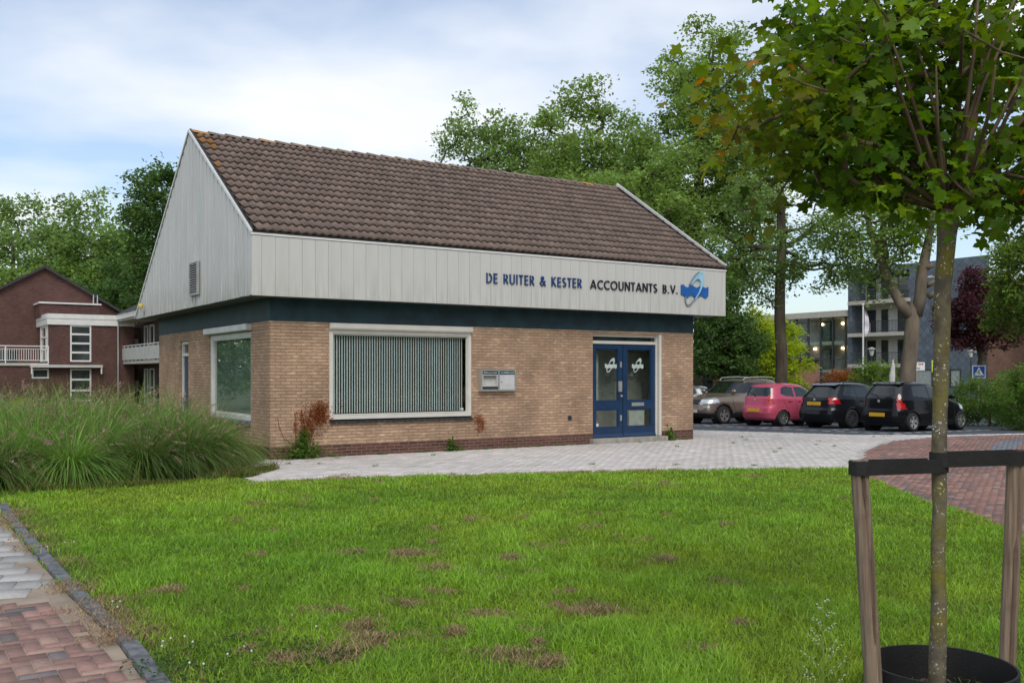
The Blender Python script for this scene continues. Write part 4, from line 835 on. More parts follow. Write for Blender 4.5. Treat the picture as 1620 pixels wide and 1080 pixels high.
    mats_ = [col, M['trim'], M['carglass'], M['carglass'], M['carglass'], M['tail'], M['head'], M['trim'], M['trim']]
    body = None
    def emit(k, Fk, nm, par):
        used, inv = np.unique(Fk, return_inverse=True); return np_mesh(nm, V[used], inv.ravel(), np.full(len(Fk), 4, 'i'), mats_[k], par, smooth=True)
    for k, nm in enumerate(names):
        sel = lab == k
        if not sel.any(): continue
        if k in (2, 5, 6, 8):
            for sg in (-1, 1):
                s2 = sel & (np.sign(y) == sg)
                if s2.any(): emit(k, F[s2], nm, t)
        else:
            o = emit(k, F[sel], nm, t)
    top = MB(); top.add(G_[-1], [tuple(range(NP))]); top.build('roof_panel', col, t)
    u = MB(); u.box(.25,-W2*.80,.20,L-.3,W2*.80,.42); 
    for w_ in wx:
        for sg in (-1, 1): u.lathe([(Ra+.012,-.13),(Ra+.012,.13),(0,.13)] if sg < 0 else [(0,-.13),(Ra+.012,-.13),(Ra+.012,.13)], 28, (w_, sg*(W2-.20), wr), 'Y')
    u.build('underbody', M['under'], t)
    def sy(x, z):
        hx = (ff(z)-fr(z))/2; xc = (ff(z)+fr(z))/2; n = nexp(z); q = min(abs((x-xc)/hx), 1); return fw(z)*(1-q**n)**(1/n)
    for sg in (-1, 1):
        for lnp in S['seams']:
            pts = []
            for (x0, z0), (x1, z1_) in zip(lnp[:-1], lnp[1:]):
                for q in np.linspace(0, 1, 7)[:-1]: xx = x0+(x1-x0)*q; zz = z0+(z1_-z0)*q; pts.append((xx, sg*(sy(xx, zz)+.000), zz))
            mb = MB(); mb.tube(pts, .0065, 4); mb.build('door_seam', M['black'], t)
        for (hx_, hz) in S['handles']:
            mb = MB(); mb.beam((hx_-.09, sg*(sy(hx_, hz)+.018), hz), (hx_+.09, sg*(sy(hx_, hz)+.018), hz), .03, .03); mb.build('door_handle', col, t)
        mx, mz = S['mirror']; mb = MB(); s0 = sy(mx, mz); mb.beam((mx, sg*s0, mz-.03), (mx+.02, sg*(s0+.10), mz-.01), .05, .04)
        ring = []
        for ph in np.linspace(0, np.pi, 7): ring.append((.105*math.sin(ph)+.001, -.12*math.cos(ph)))
        vs = [(mx+.02+r_*.75*math.cos(a_), sg*(s0+.17)+h_*.85, mz+.03+r_*.75*math.sin(a_)) for r_, h_ in ring for a_ in np.linspace(0, 2*np.pi, 13)[:-1]]
        mb.add(vs, [(p*12+q, p*12+(q+1) % 12, (p+1)*12+(q+1) % 12, (p+1)*12+q) for p in range(6) for q in range(12)]); mb.build('wing_mirror', col if S.get('mircol', 1) else M['trim'], t, True)
        if 'rails' in S:
            x0, x1, zz = S['rails']; mb = MB(); yy = sg*fw(zz-.08)*.93; mb.tube([(x0, yy, zz-.06),(x0+.12, yy, zz+.03),((x0+x1)/2, yy, zz+.055),(x1-.12, yy, zz+.02),(x1, yy, zz-.08)], .018, 6); mb.build('roof_rail', M[S['railm']], t)
    # rear details
    pz = S['plate']; mb = MB(); xx = fr(pz); mb.box(xx-.03,-.26,pz-.055,xx+.05,.26,pz+.055); mb.build('number_plate', M['plate'], t)
    if S.get('fplate'): mb = MB(); xx = ff(.5); mb.box(xx-.04,-.26,.42,xx+.03,.26,.53); mb.build('number_plate', M['silver'], t)
    rw0, rw1, _ = S['rw']; mb = MB(); mb.tube([(fr(rw0)-.02, 0, rw0-.01), (fr(rw0+.1)-.02, .12, rw0+.09), (fr(rw0+.14)-.015, .3, rw0+.12)], .012, 5); mb.build('rear_wiper', M['black'], t)
    bz = .90 if L < 4 else .93; mb = MB(); mb.lathe([(0,-.012),(.035,-.01),(.045,0)], 12, (0,0,0), 'Y'); mb.v = [(fr(bz)-.012+yy*.4, xx, bz+zz) for xx, yy, zz in mb.v]; mb.build('badge', M['alu'], t)
    if S.get('spoiler'): z_ = S['spoiler']; mb = MB(); mb.add([(fr(z_)-.10,-.50,z_-.01),(fr(z_)-.10,.50,z_-.01),(fr(z_)+.16,.52,z_+.045),(fr(z_)+.16,-.52,z_+.045),(fr(z_)-.09,-.50,z_-.04),(fr(z_)-.09,.50,z_-.04),(fr(z_)+.1,.52,z_-.03),(fr(z_)+.1,-.52,z_-.03)], [(0,1,2,3),(7,6,5,4),(0,4,5,1),(1,5,6,2),(3,7,4,0),(2,6,7,3)]); mb.build('spoiler', col, t)
    for wi in wx:
        for sg in (-1, 1):
            yo = sg*(W2-.015); mb = MB(); ww = .19
            prof = [(wr*.66, 0), (wr*.70, -.012), (wr*.9, -.012), (wr*.975, .012), (wr, .045), (wr, ww-.04), (wr*.95, ww), (wr*.6, ww)]
            mb.lathe([(r_, -sg*h_) for r_, h_ in prof], 36, (wi, yo, wr), 'Y'); wo_ = mb.build('wheel', M['tyre'], t, True)
            mb = MB(); rr = wr*.67; mb.lathe([(r_, -sg*h_) for r_, h_ in [(rr, -.004), (rr*.93, .004), (rr*.90, .05), (rr*.5, .085), (0, .085)]], 32, (wi, yo, wr), 'Y', 1)
            mb.lathe([(r_, -sg*h_) for r_, h_ in [(rr*1.01, .0), (rr*.99, -.008), (rr*.90, -.003), (rr*.88, .02)]], 32, (wi, yo, wr), 'Y', 0)
            for k in range(spokes):
                a0 = 2*math.pi*k/spokes+.3; da = .5*2*math.pi/spokes*.36; 
                for s_ in ((-1, 1) if spokes <= 5 else (0,)):
                    aa = a0+s_*da*.9; hw = .085/spokes*5*.9*rr/.2; c0, s0 = math.cos(aa), math.sin(aa); tn = (-s0, c0)
                    hw = hw*(.30 if spokes <= 5 else .55)
                    vs = []
                    for (r_, w2, dp) in ((.03, hw*1.0, .012), (rr*.92, hw*1.1, .006)):
                        for q, e_ in ((-1, 0), (1, 0), (1, .03), (-1, .03)): vs.append((wi+c0*r_+tn[0]*w2*q, yo-sg*(dp+e_), wr+s0*r_+tn[1]*w2*q))
                    mb.add(vs, [(0,1,5,4),(1,2,6,5),(2,3,7,6),(3,0,4,7)], 0)
            mb.lathe([(r_, -sg*h_) for r_, h_ in [(.0, .004), (.045, .004), (.055, .02)]], 14, (wi, yo, wr), 'Y', 0)
            mb.build('rim', [M[rim], M['trim']], wo_)
    return t
def Wd(W, H, belt=.92): h = W/2; return [(.16,h*.90),(.28,h*.975),(.5,h*1.0),(.70,h*.99),(belt,h*.945),(belt+.04,h*.925),(H-.14,h*.745),(H-.07,h*.69),(H-.03,h*.60),(H-.01,h*.46),(H,h*.28)]
MII = dict(L=3.56, rear=[(.16,.16),(.26,.04),(.45,.0),(.62,.02),(.66,.05),(.95,.10),(1.05,.13),(1.32,.27),(1.40,.36),(1.44,.52),(1.47,.85),(1.48,1.2)],
  front=[(.16,3.40),(.26,3.52),(.45,3.56),(.62,3.54),(.74,3.46),(.84,3.25),(.92,2.98),(.97,2.76),(1.0,2.68),(1.3,2.18),(1.38,2.02),(1.43,1.85),(1.46,1.65),(1.48,1.4)],
  width=Wd(1.64, 1.48, .93), wr=.285, wx=(.63,3.02), trim=.24, rw=(.99,1.36,.86), ws=(1.0,1.39),
  side=[[(.72,1.06),(1.44,.99),(1.44,1.36),(.95,1.37),(.80,1.33)],[(1.50,.985),(2.58,.985),(2.10,1.30),(1.95,1.355),(1.50,1.36)]],
  pillar=[[(1.44,.97),(1.50,.97),(1.50,1.37),(1.44,1.37)]], tail=[(.72,[(-.2,.66),(.42,.66),(.22,1.02),(-.2,1.02)])], head=[(.45,[(2.95,.66),(3.7,.6),(3.7,.82),(3.0,.92)])],
  grille=(.28,.42,.5), seams=[[(1.47,.96),(1.47,.34),(2.62,.30),(2.68,.6),(2.60,.97)],[(.45,.64),(.30,.64)]], handles=[(1.62,.86)], mirror=(2.50,1.0), plate=.50, spoiler=1.42)
FAB = dict(L=4.26, rear=[(.18,.20),(.28,.05),(.45,.0),(.60,.02),(.66,.07),(.92,.12),(1.0,.17),(1.36,.52),(1.42,.62),(1.45,.85),(1.465,1.2),(1.47,1.7)],
  front=[(.16,4.1),(.26,4.22),(.45,4.26),(.66,4.22),(.78,4.05),(.86,3.7),(.93,3.3),(.97,3.12),(1.0,3.04),(1.32,2.45),(1.40,2.25),(1.45,2.0),(1.47,1.8)],
  width=Wd(1.73, 1.47, .95), wr=.31, wx=(.94,3.41), trim=.27, rw=(1.0,1.37,.86), ws=(1.0,1.40),
  side=[[(.62,1.07),(1.20,1.0),(1.20,1.33),(.85,1.33)],[(1.26,1.0),(2.02,1.0),(2.02,1.35),(1.26,1.345)],[(2.08,1.0),(2.95,1.0),(2.42,1.33),(2.08,1.355)]],
  pillar=[[(1.20,.99),(1.26,.99),(1.26,1.36),(1.20,1.36)],[(2.02,.99),(2.08,.99),(2.08,1.37),(2.02,1.37)]], tail=[(.62,[(-.2,.78),(.50,.80),(.36,1.0),(-.2,.98)])], head=[(.45,[(3.7,.68),(4.4,.6),(4.4,.80),(3.8,.85)])],
  grille=(.3,.45,.5), seams=[[(2.05,.98),(2.05,.33),(3.0,.31),(3.06,.6),(2.98,.97)],[(1.22,.98),(1.30,.62),(1.38,.35),(2.05,.33)]], handles=[(1.42,.88),(2.25,.88)], mirror=(2.86,1.02), plate=.80, spoiler=1.40, rails=(.75,2.4,1.46), railm='trim')
ALT = dict(L=3.50, rear=[(.18,.18),(.28,.05),(.45,.0),(.62,.02),(.70,.06),(.96,.11),(1.03,.15),(1.33,.26),(1.40,.34),(1.44,.5),(1.465,.85),(1.47,1.2)],
  front=[(.16,3.35),(.26,3.46),(.45,3.50),(.64,3.48),(.78,3.38),(.90,3.05),(.96,2.80),(1.0,2.68),(1.30,2.15),(1.38,2.0),(1.43,1.8),(1.46,1.6),(1.47,1.4)],
  width=Wd(1.60, 1.47, .93), wr=.275, wx=(.66,3.0), trim=.22, rw=(1.02,1.34,.84), ws=(1.0,1.39),
  side=[[(.62,1.12),(.78,1.04),(1.25,1.0),(1.25,1.34),(.85,1.36),(.70,1.30)],[(1.32,1.0),(2.55,.985),(2.10,1.27),(1.95,1.34),(1.32,1.35)]],
  pillar=[], tail=[(.70,[(-.2,.72),(.34,.74),(.26,1.06),(-.2,1.04)])], head=[(.45,[(2.9,.66),(3.7,.6),(3.7,.84),(2.95,.95)])],
  grille=(.28,.42,.5), seams=[[(1.29,.97),(1.29,.33),(2.4,.30),(2.5,.6),(2.45,.97)],[(.66,.95),(.85,.6),(.98,.35),(1.29,.33)]], handles=[(.98,.86),(1.48,.86)], mirror=(2.45,1.0), plate=.55)
YET = dict(L=4.22, rear=[(.24,.2),(.34,.05),(.5,.0),(.8,.03),(1.1,.10),(1.5,.24),(1.6,.38),(1.65,.7),(1.67,1.2)],
  front=[(.22,4.02),(.34,4.18),(.5,4.22),(.78,4.19),(.90,4.10),(.98,3.85),(1.04,3.4),(1.08,3.12),(1.12,3.02),(1.5,2.50),(1.58,2.35),(1.64,2.1),(1.67,1.8)],
  width=[(.22,.80),(.34,.875),(.5,.895),(.8,.89),(1.08,.845),(1.12,.83),(1.52,.69),(1.60,.64),(1.64,.55),(1.66,.42),(1.67,.25)], wr=.335, wx=(.85,3.43), trim=.42, arch=1, rw=(1.12,1.52,.84), ws=(1.12,1.57),
  side=[[(.42,1.16),(1.05,1.14),(1.05,1.50),(.50,1.50)],[(1.11,1.14),(1.95,1.13),(1.95,1.52),(1.11,1.51)],[(2.01,1.13),(2.93,1.12),(2.48,1.47),(2.01,1.52)]],
  pillar=[[(1.05,1.12),(1.11,1.12),(1.11,1.53),(1.05,1.53)],[(1.95,1.11),(2.01,1.11),(2.01,1.53),(1.95,1.53)]], tail=[(.75,[(-.2,.85),(.25,.85),(.25,1.1),(-.2,1.1)])], head=[(.42,[(3.62,.78),(4.3,.70),(4.3,.90),(3.70,.98)]),(.55,[(4.0,.60),(4.3,.60),(4.3,.68),(4.0,.68)])],
  grille=(.70,.88,.35), seams=[[(1.98,1.1),(1.98,.45),(2.85,.43),(3.0,.8),(2.98,1.1)],[(1.08,1.1),(1.2,.8),(1.3,.46),(1.98,.45)]], handles=[(1.3,1.0),(2.2,1.0)], mirror=(2.85,1.16), plate=.62, fplate=1, rails=(.5,2.2,1.67), railm='alu')
def place(P, wx, hw, sgn):          # centre of the rear bumper from a known wheel contact point
    P = np.array(P); A = AX*sgn; Bq = BX*sgn; return P-A*wx-Bq*hw
def cloc(u, Y, wx, hw, sgn): q = place((px(u, Y), Y), wx, hw, sgn); return (q[0], q[1], gz(Y)+.004)
pb = paint('black_car_paint', (.008,.008,.010), .0, .3); pk = paint('metallic_black_paint', (.012,.013,.017), .3, .3); pp = paint('pink_red_car_paint', (.50,.085,.145), .2, .3); py = paint('brown_car_paint', (.26,.21,.17), .6, .3); ps = paint('silver_car_paint', (.45,.47,.49), .5)
GR = 'cars parked side by side in the bays'
car('parked_car', 'small black hatchback with yellow plate parked nearest, partly behind the staked tree', MII, pb, cloc(1443.5, 29.0, .63, -.76, 1), TH, 'rim', 5, GR)
car('parked_car', 'dark estate car with roof rails between the pink hatchback and the small black hatchback', FAB, pk, cloc(1347, 31.6, .94, -.80, 1), TH, 'rimdark', 9, GR)
car('parked_car', 'small pinkish-red hatchback seen from behind', ALT, pp, cloc(1238.7, 33.4, .66, -.74, 1), TH, 'rim', 7, GR)
car('parked_car', 'brown off-road car facing the camera beside the office corner', YET, py, cloc(1144.8, 35.8, 3.43, .83, -1), TH+math.pi, 'rim', 5, GR)
car('parked_car', 'silver car just visible far behind the office corner', ALT, ps, (px(1128, 45), 45, gz(45)), TH+2.2, 'rim', 7, GR)
for (u, Y) in ((1443.5,29.0),(1347,31.6),(1238.7,33.4),(1144.8,35.8)):
    q = np.array([px(u, Y), Y])-BX*.45-AX*1.5; dash_line(q[0], q[1], 13)
q = np.array([px(1443.5,29.0), 29.0])-AX*1.7-BX*.9; dash_line(q[0], q[1], 18, d=BX)
mo = mk.build('bay_marking', M['line']); tag(mo, kind='structure')
# ---------------------------------------------------------------- trees, shrubs
M['leaf'] = leaf_mat('leaf', None, None, attr=True, trans=.52); M['grass'] = leaf_mat('grass_blade', None, None, attr=True, trans=.30, gloss=.3)
def skeleton(clumps, trunk, rt, r0, g, jit=.12, pen=.5, sides=6, bias=1.0):
    nodes = [np.array(p, float) for p in trunk]; par = list(range(-1, len(trunk)-1)); isc = [False]*len(nodes)
    base = nodes[-1]; order = np.argsort(np.linalg.norm(clumps-base, axis=1))
    arr = np.array(nodes); start = max(0, len(trunk)-int(len(trunk)*bias))
    depth = list(range(len(trunk)))
    for k in order:
        c = clumps[k]; d = np.linalg.norm(arr-c, axis=1)+pen*np.maximum(arr[:,2]-c[2]+.15*np.linalg.norm(arr[:,:2]-c[:2], axis=1), 0)*1.6; d[:start] += 50
        j = int(np.argmin(d)); p = arr[j]; m = (p+c)/2+g.normal(0, jit*np.linalg.norm(c-p)*.6, 3); m[2] -= .04*np.linalg.norm(c-p)
        nodes += [m, c]; par += [j, len(nodes)-2]; arr = np.vstack([arr, m, c])
    n = len(nodes); cnt = np.ones(n)
    for i in range(n-1, 0, -1): cnt[par[i]] += cnt[i] if par[i] >= 0 else 0
    rad = rt*np.sqrt(cnt); nt = len(trunk); tr = np.linspace(r0, max(rad[nt-1], r0*.45), nt); rad[:nt] = np.maximum(tr, 0); rad[nt:] = np.minimum(rad[nt:], r0*.55)
    mb = MB(); tp = trunk; fl = list(rad[:nt]); fl[0] *= 1.25; mb.tube([nodes[i] for i in range(nt)], fl, 12)
    for i in range(nt, n):
        p = par[i]; mb.tube([nodes[p], nodes[i]], [min(rad[p], rad[i]*1.35), rad[i]], sides if rad[i] > r0*.2 else 4, cap=False)
    return mb, np.array(nodes), rad
def leaves(pts, size, cols, g, up=.6, shape='rhomb', droop=.2):
    n = len(pts); s = size*g.uniform(.65, 1.25, n); nr = g.normal(0, 1, (n, 3)); nr[:,2] = np.abs(nr[:,2])+up; nr /= np.linalg.norm(nr, axis=1)[:, None]
    t = g.normal(0, 1, (n, 3)); t[:,2] -= droop; t -= (t*nr).sum(1)[:, None]*nr; t /= np.linalg.norm(t, axis=1)[:, None]; b = np.cross(nr, t)
    if shape == 'rhomb':
        T = np.array([(0,0,0),(.5,.32,.07),(1,0,-.05),(.5,-.32,.07)]); F = [(0,2,1),(0,3,2)]
    else:
        half = [(0,0),(-.10,.22),(.04,.52),(.17,.42),(.36,.36),(.60,.60),(.68,.40),(.68,.22),(.84,.20),(1.02,0)]
        P = half+[(x, -y) for x, y in half[1:-1]]; T = np.array([(x, y*1.0, .22*abs(y)-.55*y*y-.30*x*x) for x, y in P]); h = len(half); F = [tuple(range(h))[::-1], (0,)+tuple(range(h, h+h-2))+(h-1,)]
    k = len(T); V = pts[:, None]+s[:, None, None]*(T[None,:,0:1]*t[:, None]+T[None,:,1:2]*b[:, None]+T[None,:,2:3]*nr[:, None])
    ff = []; cn = []
    flat = np.concatenate([np.array(f) for f in F]); faces = (flat[None]+np.arange(n)[:, None]*k).ravel(); counts = np.tile([len(f) for f in F], n)
    return V.reshape(-1, 3), faces, counts, np.repeat(cols, k, 0)
def crown_pts(ell, n, g, mind=.5, shell=.45):
    out = []; vol = np.array([e[3]*e[4]*e[5] for e in ell]); tries = 0; bough = n >= 200 and mind >= .3; cen = []; nb = max(10, n//5)
    R0 = mind*1.75
    def inside(p, k=1.06): return any(sum(((p[q]-e[q])/e[q+3])**2 for q in range(3)) < k*k for e in ell)
    while bough and len(cen) < nb and tries < 4000:
        tries += 1; e = ell[g.choice(len(ell), p=vol/vol.sum())]; d = g.normal(0, 1, 3); d /= np.linalg.norm(d); r = max(g.random()**(1/3), .62 if g.random() < .85 else 0)
        p = np.array(e[:3])+d*r*np.array(e[3:6])
        if cen and np.min(np.linalg.norm(np.array(cen)-p, axis=1)) < R0*.85: continue
        cen.append(p)
    tries = 0
    while len(out) < n and tries < n*60:
        tries += 1
        if bough:
            c = cen[g.integers(len(cen))]; d = g.normal(0, 1, 3); d /= np.linalg.norm(d); p = c+d*g.random()**.5*R0*np.array([1.0, 1.0, .88])*g.uniform(.6, 1.15); p[2] -= .12*np.hypot(p[0]-c[0], p[1]-c[1])
            if not inside(p, 1.15): continue
        else:
            e = ell[g.choice(len(ell), p=vol/vol.sum())]; d = g.normal(0, 1, 3); d /= np.linalg.norm(d); r = max(g.random()**(1/3), shell if g.random() < .7 else 0)
            p = np.array(e[:3])+d*r*np.array(e[3:6])*g.uniform(.88, 1.08)
        if out and np.min(np.linalg.norm(np.array(out)-p, axis=1)) < mind*g.uniform(.5, 1.0)*(.8 if bough else 1): continue
        out.append(p)
    return np.array(out)
def ball(g, shape):
    d = g.normal(0, 1, shape+(3,)); d /= np.linalg.norm(d, axis=-1, keepdims=True); return d*g.random(shape+(1,))**.45*1.75
def leafcols(nc, per, pal, g, amp=.22):
    pal = np.array(pal); w = g.random((nc, 1)); w2 = g.random((nc, 1)); base = pal[0]*(1-w)+pal[1]*w; base = base*(1+amp*(w2-.5)*2); c = np.repeat(base, per, 0); return np.clip(c*1.12*(1+g.normal(0, .18, (len(c), 1))), .004, 1)
GREEN = [(.14,.23,.055),(.24,.36,.10)]; DARK = [(.055,.12,.032),(.10,.18,.05)]; MID = [(.14,.235,.065),(.225,.34,.11)]; LIME = [(.28,.40,.03),(.38,.47,.05)]; PURP = [(.055,.022,.025),(.10,.035,.038)]; ORNG = [(.25,.11,.03),(.34,.17,.05)]
def tree(name, label, cat, x, y, trunk, ell, n, per, size, cr, pal, seed, rt=.012, r0=.2, mind=.5, shell=.45, group=None, bark='bark', flat=.7, bias=.7, jit=.12, ragged=True):
    g = np.random.default_rng(seed); t = thing(name, label, cat, (x, y, gz(y)), 0, group)
    cl = crown_pts(ell, n, g, mind, shell); mb, nodes, rad = skeleton(cl, trunk, rt, r0, g, bias=bias, jit=jit); mb.build('trunk', M[bark], t, True)
    off = ball(g, (len(cl), per))*np.array([cr, cr, cr*flat])*g.uniform(.6, 1.35, (len(cl), 1, 1)); P = (cl[:, None]+off).reshape(-1, 3)
    P[:,2] = np.maximum(P[:,2], .05)
    V, F, C, K = leaves(P, size, leafcols(len(cl), per, pal, g), g); np_mesh('crown', V, F, C, M['leaf'], t, col=K); return t
def straight(h, lean=(0, 0), n=8, g=None): return [(lean[0]*(i/n)**1.3+(.05*math.sin(i*1.7+h) if i else 0), lean[1]*(i/n)**1.3, -.1+(h+.1)*i/n) for i in range(n+1)]
GT = 'tall trees behind the office roof'
tree('ash_tree', 'tallest leafy tree rising behind the right half of the office roof', 'tree', px(1105,48), 48, straight(15.5), [(0,0,10.5,3.6,3.4,6.4),(.1,0,16.4,2.4,2.3,3.4),(-2.2,0,9,2.4,2.4,4),(1.9,0,12,2.0,2.2,4.8)], 860, 62, .20, .42, GREEN, 11, r0=.24, mind=.55, group=GT, rt=.013)
tree('ash_tree', 'second tallest leafy tree, just left of the tallest one behind the roof', 'tree', px(950,51), 51, straight(13,(.4,0)), [(0,0,9.8,3.2,3.2,4.8),(-.6,0,14.4,1.9,1.9,3.0),(1.8,0,12,1.9,1.9,3.4),(-2.4,0,10.5,2,2,3.4)], 600, 62, .20, .42, GREEN, 12, r0=.22, mind=.55, group=GT)
tree('ash_tree', 'leftmost leafy tree showing above the office roof ridge', 'tree', px(760,55), 55, straight(12,(-.3,0)), [(0,0,9.5,3.3,3.3,4.4),(-2.2,0,10.2,2.1,2,3.8),(1.2,0,12.8,2.1,2,3.4),(-.6,0,14.4,1.9,1.6,3.0),(2.8,0,11,2,2,4),(-3.2,0,9,1.6,1.6,3.4)], 740, 62, .21, .43, MID, 13, r0=.22, mind=.55, group=GT)
tree('ash_tree', 'feathery tree between the leftmost and the second tallest one above the ridge', 'tree', px(858,56), 56, straight(12.5,(.2,0)), [(0,0,10,3.3,3.2,4.8),(-2,0,9.5,2.4,2,4),(.8,0,14,2.0,2,3.0),(-1.2,0,13.4,1.6,1.6,2.4),(2.4,0,10,2,2,4)], 600, 62, .21, .43, GREEN, 18, r0=.22, mind=.55, group=GT)
tree('ash_tree', 'bushy tree filling the gap right behind the roof ridge end', 'tree', px(1010,44), 44, straight(9,(-.3,0)), [(0,0,7.4,3.2,3,3.8),(-1.5,0,9.0,2.2,2,2.6),(1.2,0,9.6,1.8,1.8,2.8)], 420, 62, .18, .38, GREEN, 14, r0=.18, mind=.5, group=GT)
tree('oak_tree', 'leafy tree with a straight dark trunk standing beyond the pink car', 'tree', px(1235,41), 41, straight(11.5), [(0,0,8.6,3.0,3,3.6),(.2,0,11.6,1.9,2,2.4),(-1.5,0,6.2,1.8,1.8,1.7),(1.8,0,6.6,1.9,1.9,1.8),(.1,0,4.6,1.0,1.0,1.6)], 290, 62, .155, .34, MID, 15, r0=.27, mind=.5, bias=.8)
# forked tree with cut-back limbs
g = np.random.default_rng(31); FX, FY = px(1441,38), 38
t = thing('forked_tree', 'bare pale forked trunk with pruned limbs standing behind the small black car', 'tree', (FX, FY, gz(FY)))
def P3(u, v, dy=0): return (px(u, FY+dy)-FX*1.0, dy, 1.65+(591-v)/1548*(FY+dy)-gz(FY))
mb = MB(); base = [(px(1428,FY)-FX, 0, -.1), P3(1432,640), P3(1436,590), P3(1441,545), P3(1444,505), P3(1446,488), P3(1447,478)]; mb.tube(base, [.42,.33,.30,.28,.27,.22,.10], 14)
limL = [P3(1440,500), P3(1425,480,.1), P3(1411,455,.2), P3(1398,425,.2), P3(1388,395,.2), P3(1376,360,.1), P3(1368,320), P3(1362,270)]; limR = [P3(1449,500), P3(1456,470,-.1), P3(1458,440,-.1), P3(1463,410,-.1), P3(1470,375), P3(1476,330), P3(1480,280)]; limM = [P3(1402,430,.2), P3(1400,400,.4), P3(1396,370,.4), P3(1402,320,.3)]
mb.tube(limL, [.22,.20,.18,.165,.15,.12,.10,.06], 12); mb.tube(limR, [.24,.23,.21,.19,.15,.12,.08], 12); mb.tube(limM, [.15,.14,.13,.09], 8)
for q, d in ((P3(1411,455,.2), (-.15,-.3,.3)), (P3(1464,452,-.1), (.3,-.2,.15)), (P3(1459,425,-.1), (.3,-.3,.1)), (P3(1392,410,.2), (-.3,-.1,.15)), (P3(1468,470,-.1), (.28,-.2,.2))): mb.tube([q, tuple(np.array(q)+np.array(d))], [.12,.10], 8)
mb.build('trunk', M['bark_pale'], t, True)
ell = [(px(1395,FY)-FX,0,7.6,2.0,1.8,1.5),(px(1470,FY)-FX,0,9.0,1.7,1.7,1.8),(px(1385,FY)-FX,.6,5.8,.9,.8,.8),(px(1440,FY)-FX,.6,6.3,.8,.8,.6)]
cl = crown_pts(ell, 205, g, .4, .4); mb2, _, _ = skeleton(cl, [limL[-3], limL[-2], limM[-1], limL[-1], limR[-2], limR[-1]], .012, .07, g); mb2.build('upper_branches', M['bark'], t, True)
Pq = (cl[:, None]+g.normal(0, .36, (len(cl) , 50, 3))).reshape(-1, 3); V, F, C, K = leaves(Pq, .17, leafcols(len(cl), 50, GREEN, g), g); np_mesh('crown', V, F, C, M['leaf'], t, col=K)
tree('magnolia_tree', 'low dark green spreading tree right beside the office corner', 'tree', px(1146,40), 40, [(0,0,-.1),(.1,0,.5),(-.05,.0,1.0),(.1,0,1.6),(0,0,2.4)], [(0,0,3.0,1.45,1.3,1.5),(-.3,0,4.0,1.0,1.0,1.4),(.5,0,3.0,1.2,1,1.3),(.2,0,5.0,.5,.5,.8)], 260, 60, .15, .25, DARK, 16, r0=.12, mind=.28, flat=.5)
tree('lime_green_tree', 'bright yellow-green small tree behind the dark low tree and the straight trunk', 'tree', px(1222,52), 52, [(0,0,-.1),(0,0,1.0),(.1,0,2),(0,0,3.2)], [(0,0,2.8,2.0,1.3,2.2),(-.8,0,4.2,1.2,1.1,1.8),(1.2,0,2.0,1.0,1,1.3),(.3,0,.9,1.8,1,.8)], 230, 55, .16, .30, LIME, 17, r0=.10, mind=.35)
tree('purple_leaved_tree', 'dark purple-leaved tree in front of the slate wall', 'tree', px(1549,62), 62, [(0,0,-.1),(0,0,1.0),(.05,0,2.0),(.2,0,3.0),(0,0,4.2)], [(-.2,0,5.9,2.1,1.8,2.3),(-1.0,0,4.8,1.4,1.3,1.4),(1.3,0,4.6,1.4,1.2,1.1),(-.3,0,7.6,1.2,1.1,1.0)], 260, 60, .20, .36, PURP, 18, r0=.20, mind=.4)
tree('maple_tree', 'bright green tree at the right edge in front of the brick wing', 'tree', px(1650,44), 44, straight(5), [(0,0,6.3,2.6,2.3,2.6),(-1.2,0,4.7,1.6,1.6,1.2),(.2,0,8.3,1.8,1.8,1.8)], 300, 60, .18, .38, [(.09,.16,.03),(.14,.22,.04)], 19, r0=.2, mind=.42)
tree('orange_shrub', 'low orange-brown shrub in front of the glazed link', 'shrub', px(1330,60), 60, [(0,0,-.1),(0,0,.4),(0,0,.9)], [(0,0,1.7,1.3,.8,.75),(-.8,0,1.2,.8,.7,.7),(.9,0,1.3,.8,.7,.7)], 90, 40, .13, .22, ORNG, 20, r0=.06, mind=.25, bark='twig')
tree('leafy_shrub', 'light green shrub around the foot of the flagpole', 'shrub', px(1383,58), 58, [(0,0,-.1),(0,0,.5),(0,0,1.2)], [(0,0,1.7,1.3,.8,1.2),(-.7,0,1.5,.9,.7,.8),(.9,0,1.3,.8,.7,.7)], 110, 36, .15, .25, [(.10,.19,.03),(.16,.26,.05)], 21, r0=.06, mind=.25, bark='twig')
def hedge(label, x, y, rx, ry, h, seed, n=240):
    tree('hedge', label, 'hedge', x, y, [(0,0,-.05),(0,0,.25),(0,0,.5)], [(0,0,h*.52,rx,ry,h*.5),(-rx*.5,0,h*.45,rx*.6,ry,h*.5),(rx*.5,.1,h*.5,rx*.6,ry,h*.55)], n, 60, .075, .13, [(.06,.135,.022),(.12,.22,.04)], seed, rt=.004, r0=.03, mind=.14, bark='twig', flat=.9, bias=1)
hedge('dark green bushy hedge directly beyond the bonnet of the small black car', 16.4, 33.6, 1.6, 1.0, 1.75, 22); hedge('nearest green hedge at the right edge beside the brick path', 16.4, 30.2, 1.55, 1.1, 1.95, 23, 300)
hedge('low green hedge far behind the brown car', px(1195,53)+0, 50, 3.0, .8, 1.4, 24, 260)
LT = 'trees beyond the brick apartments'
tree('poplar_tree', 'broad open-crowned tree at the far left beyond the brick gable', 'tree', px(20,98), 98, straight(15), [(0,0,12.5,6.5,5,7.2),(-4,0,9,4,4,6),(4.5,0,11.5,3.6,3.5,5.5)], 420, 56, .42, .85, MID, 41, r0=.35, mind=1.0, group=LT)
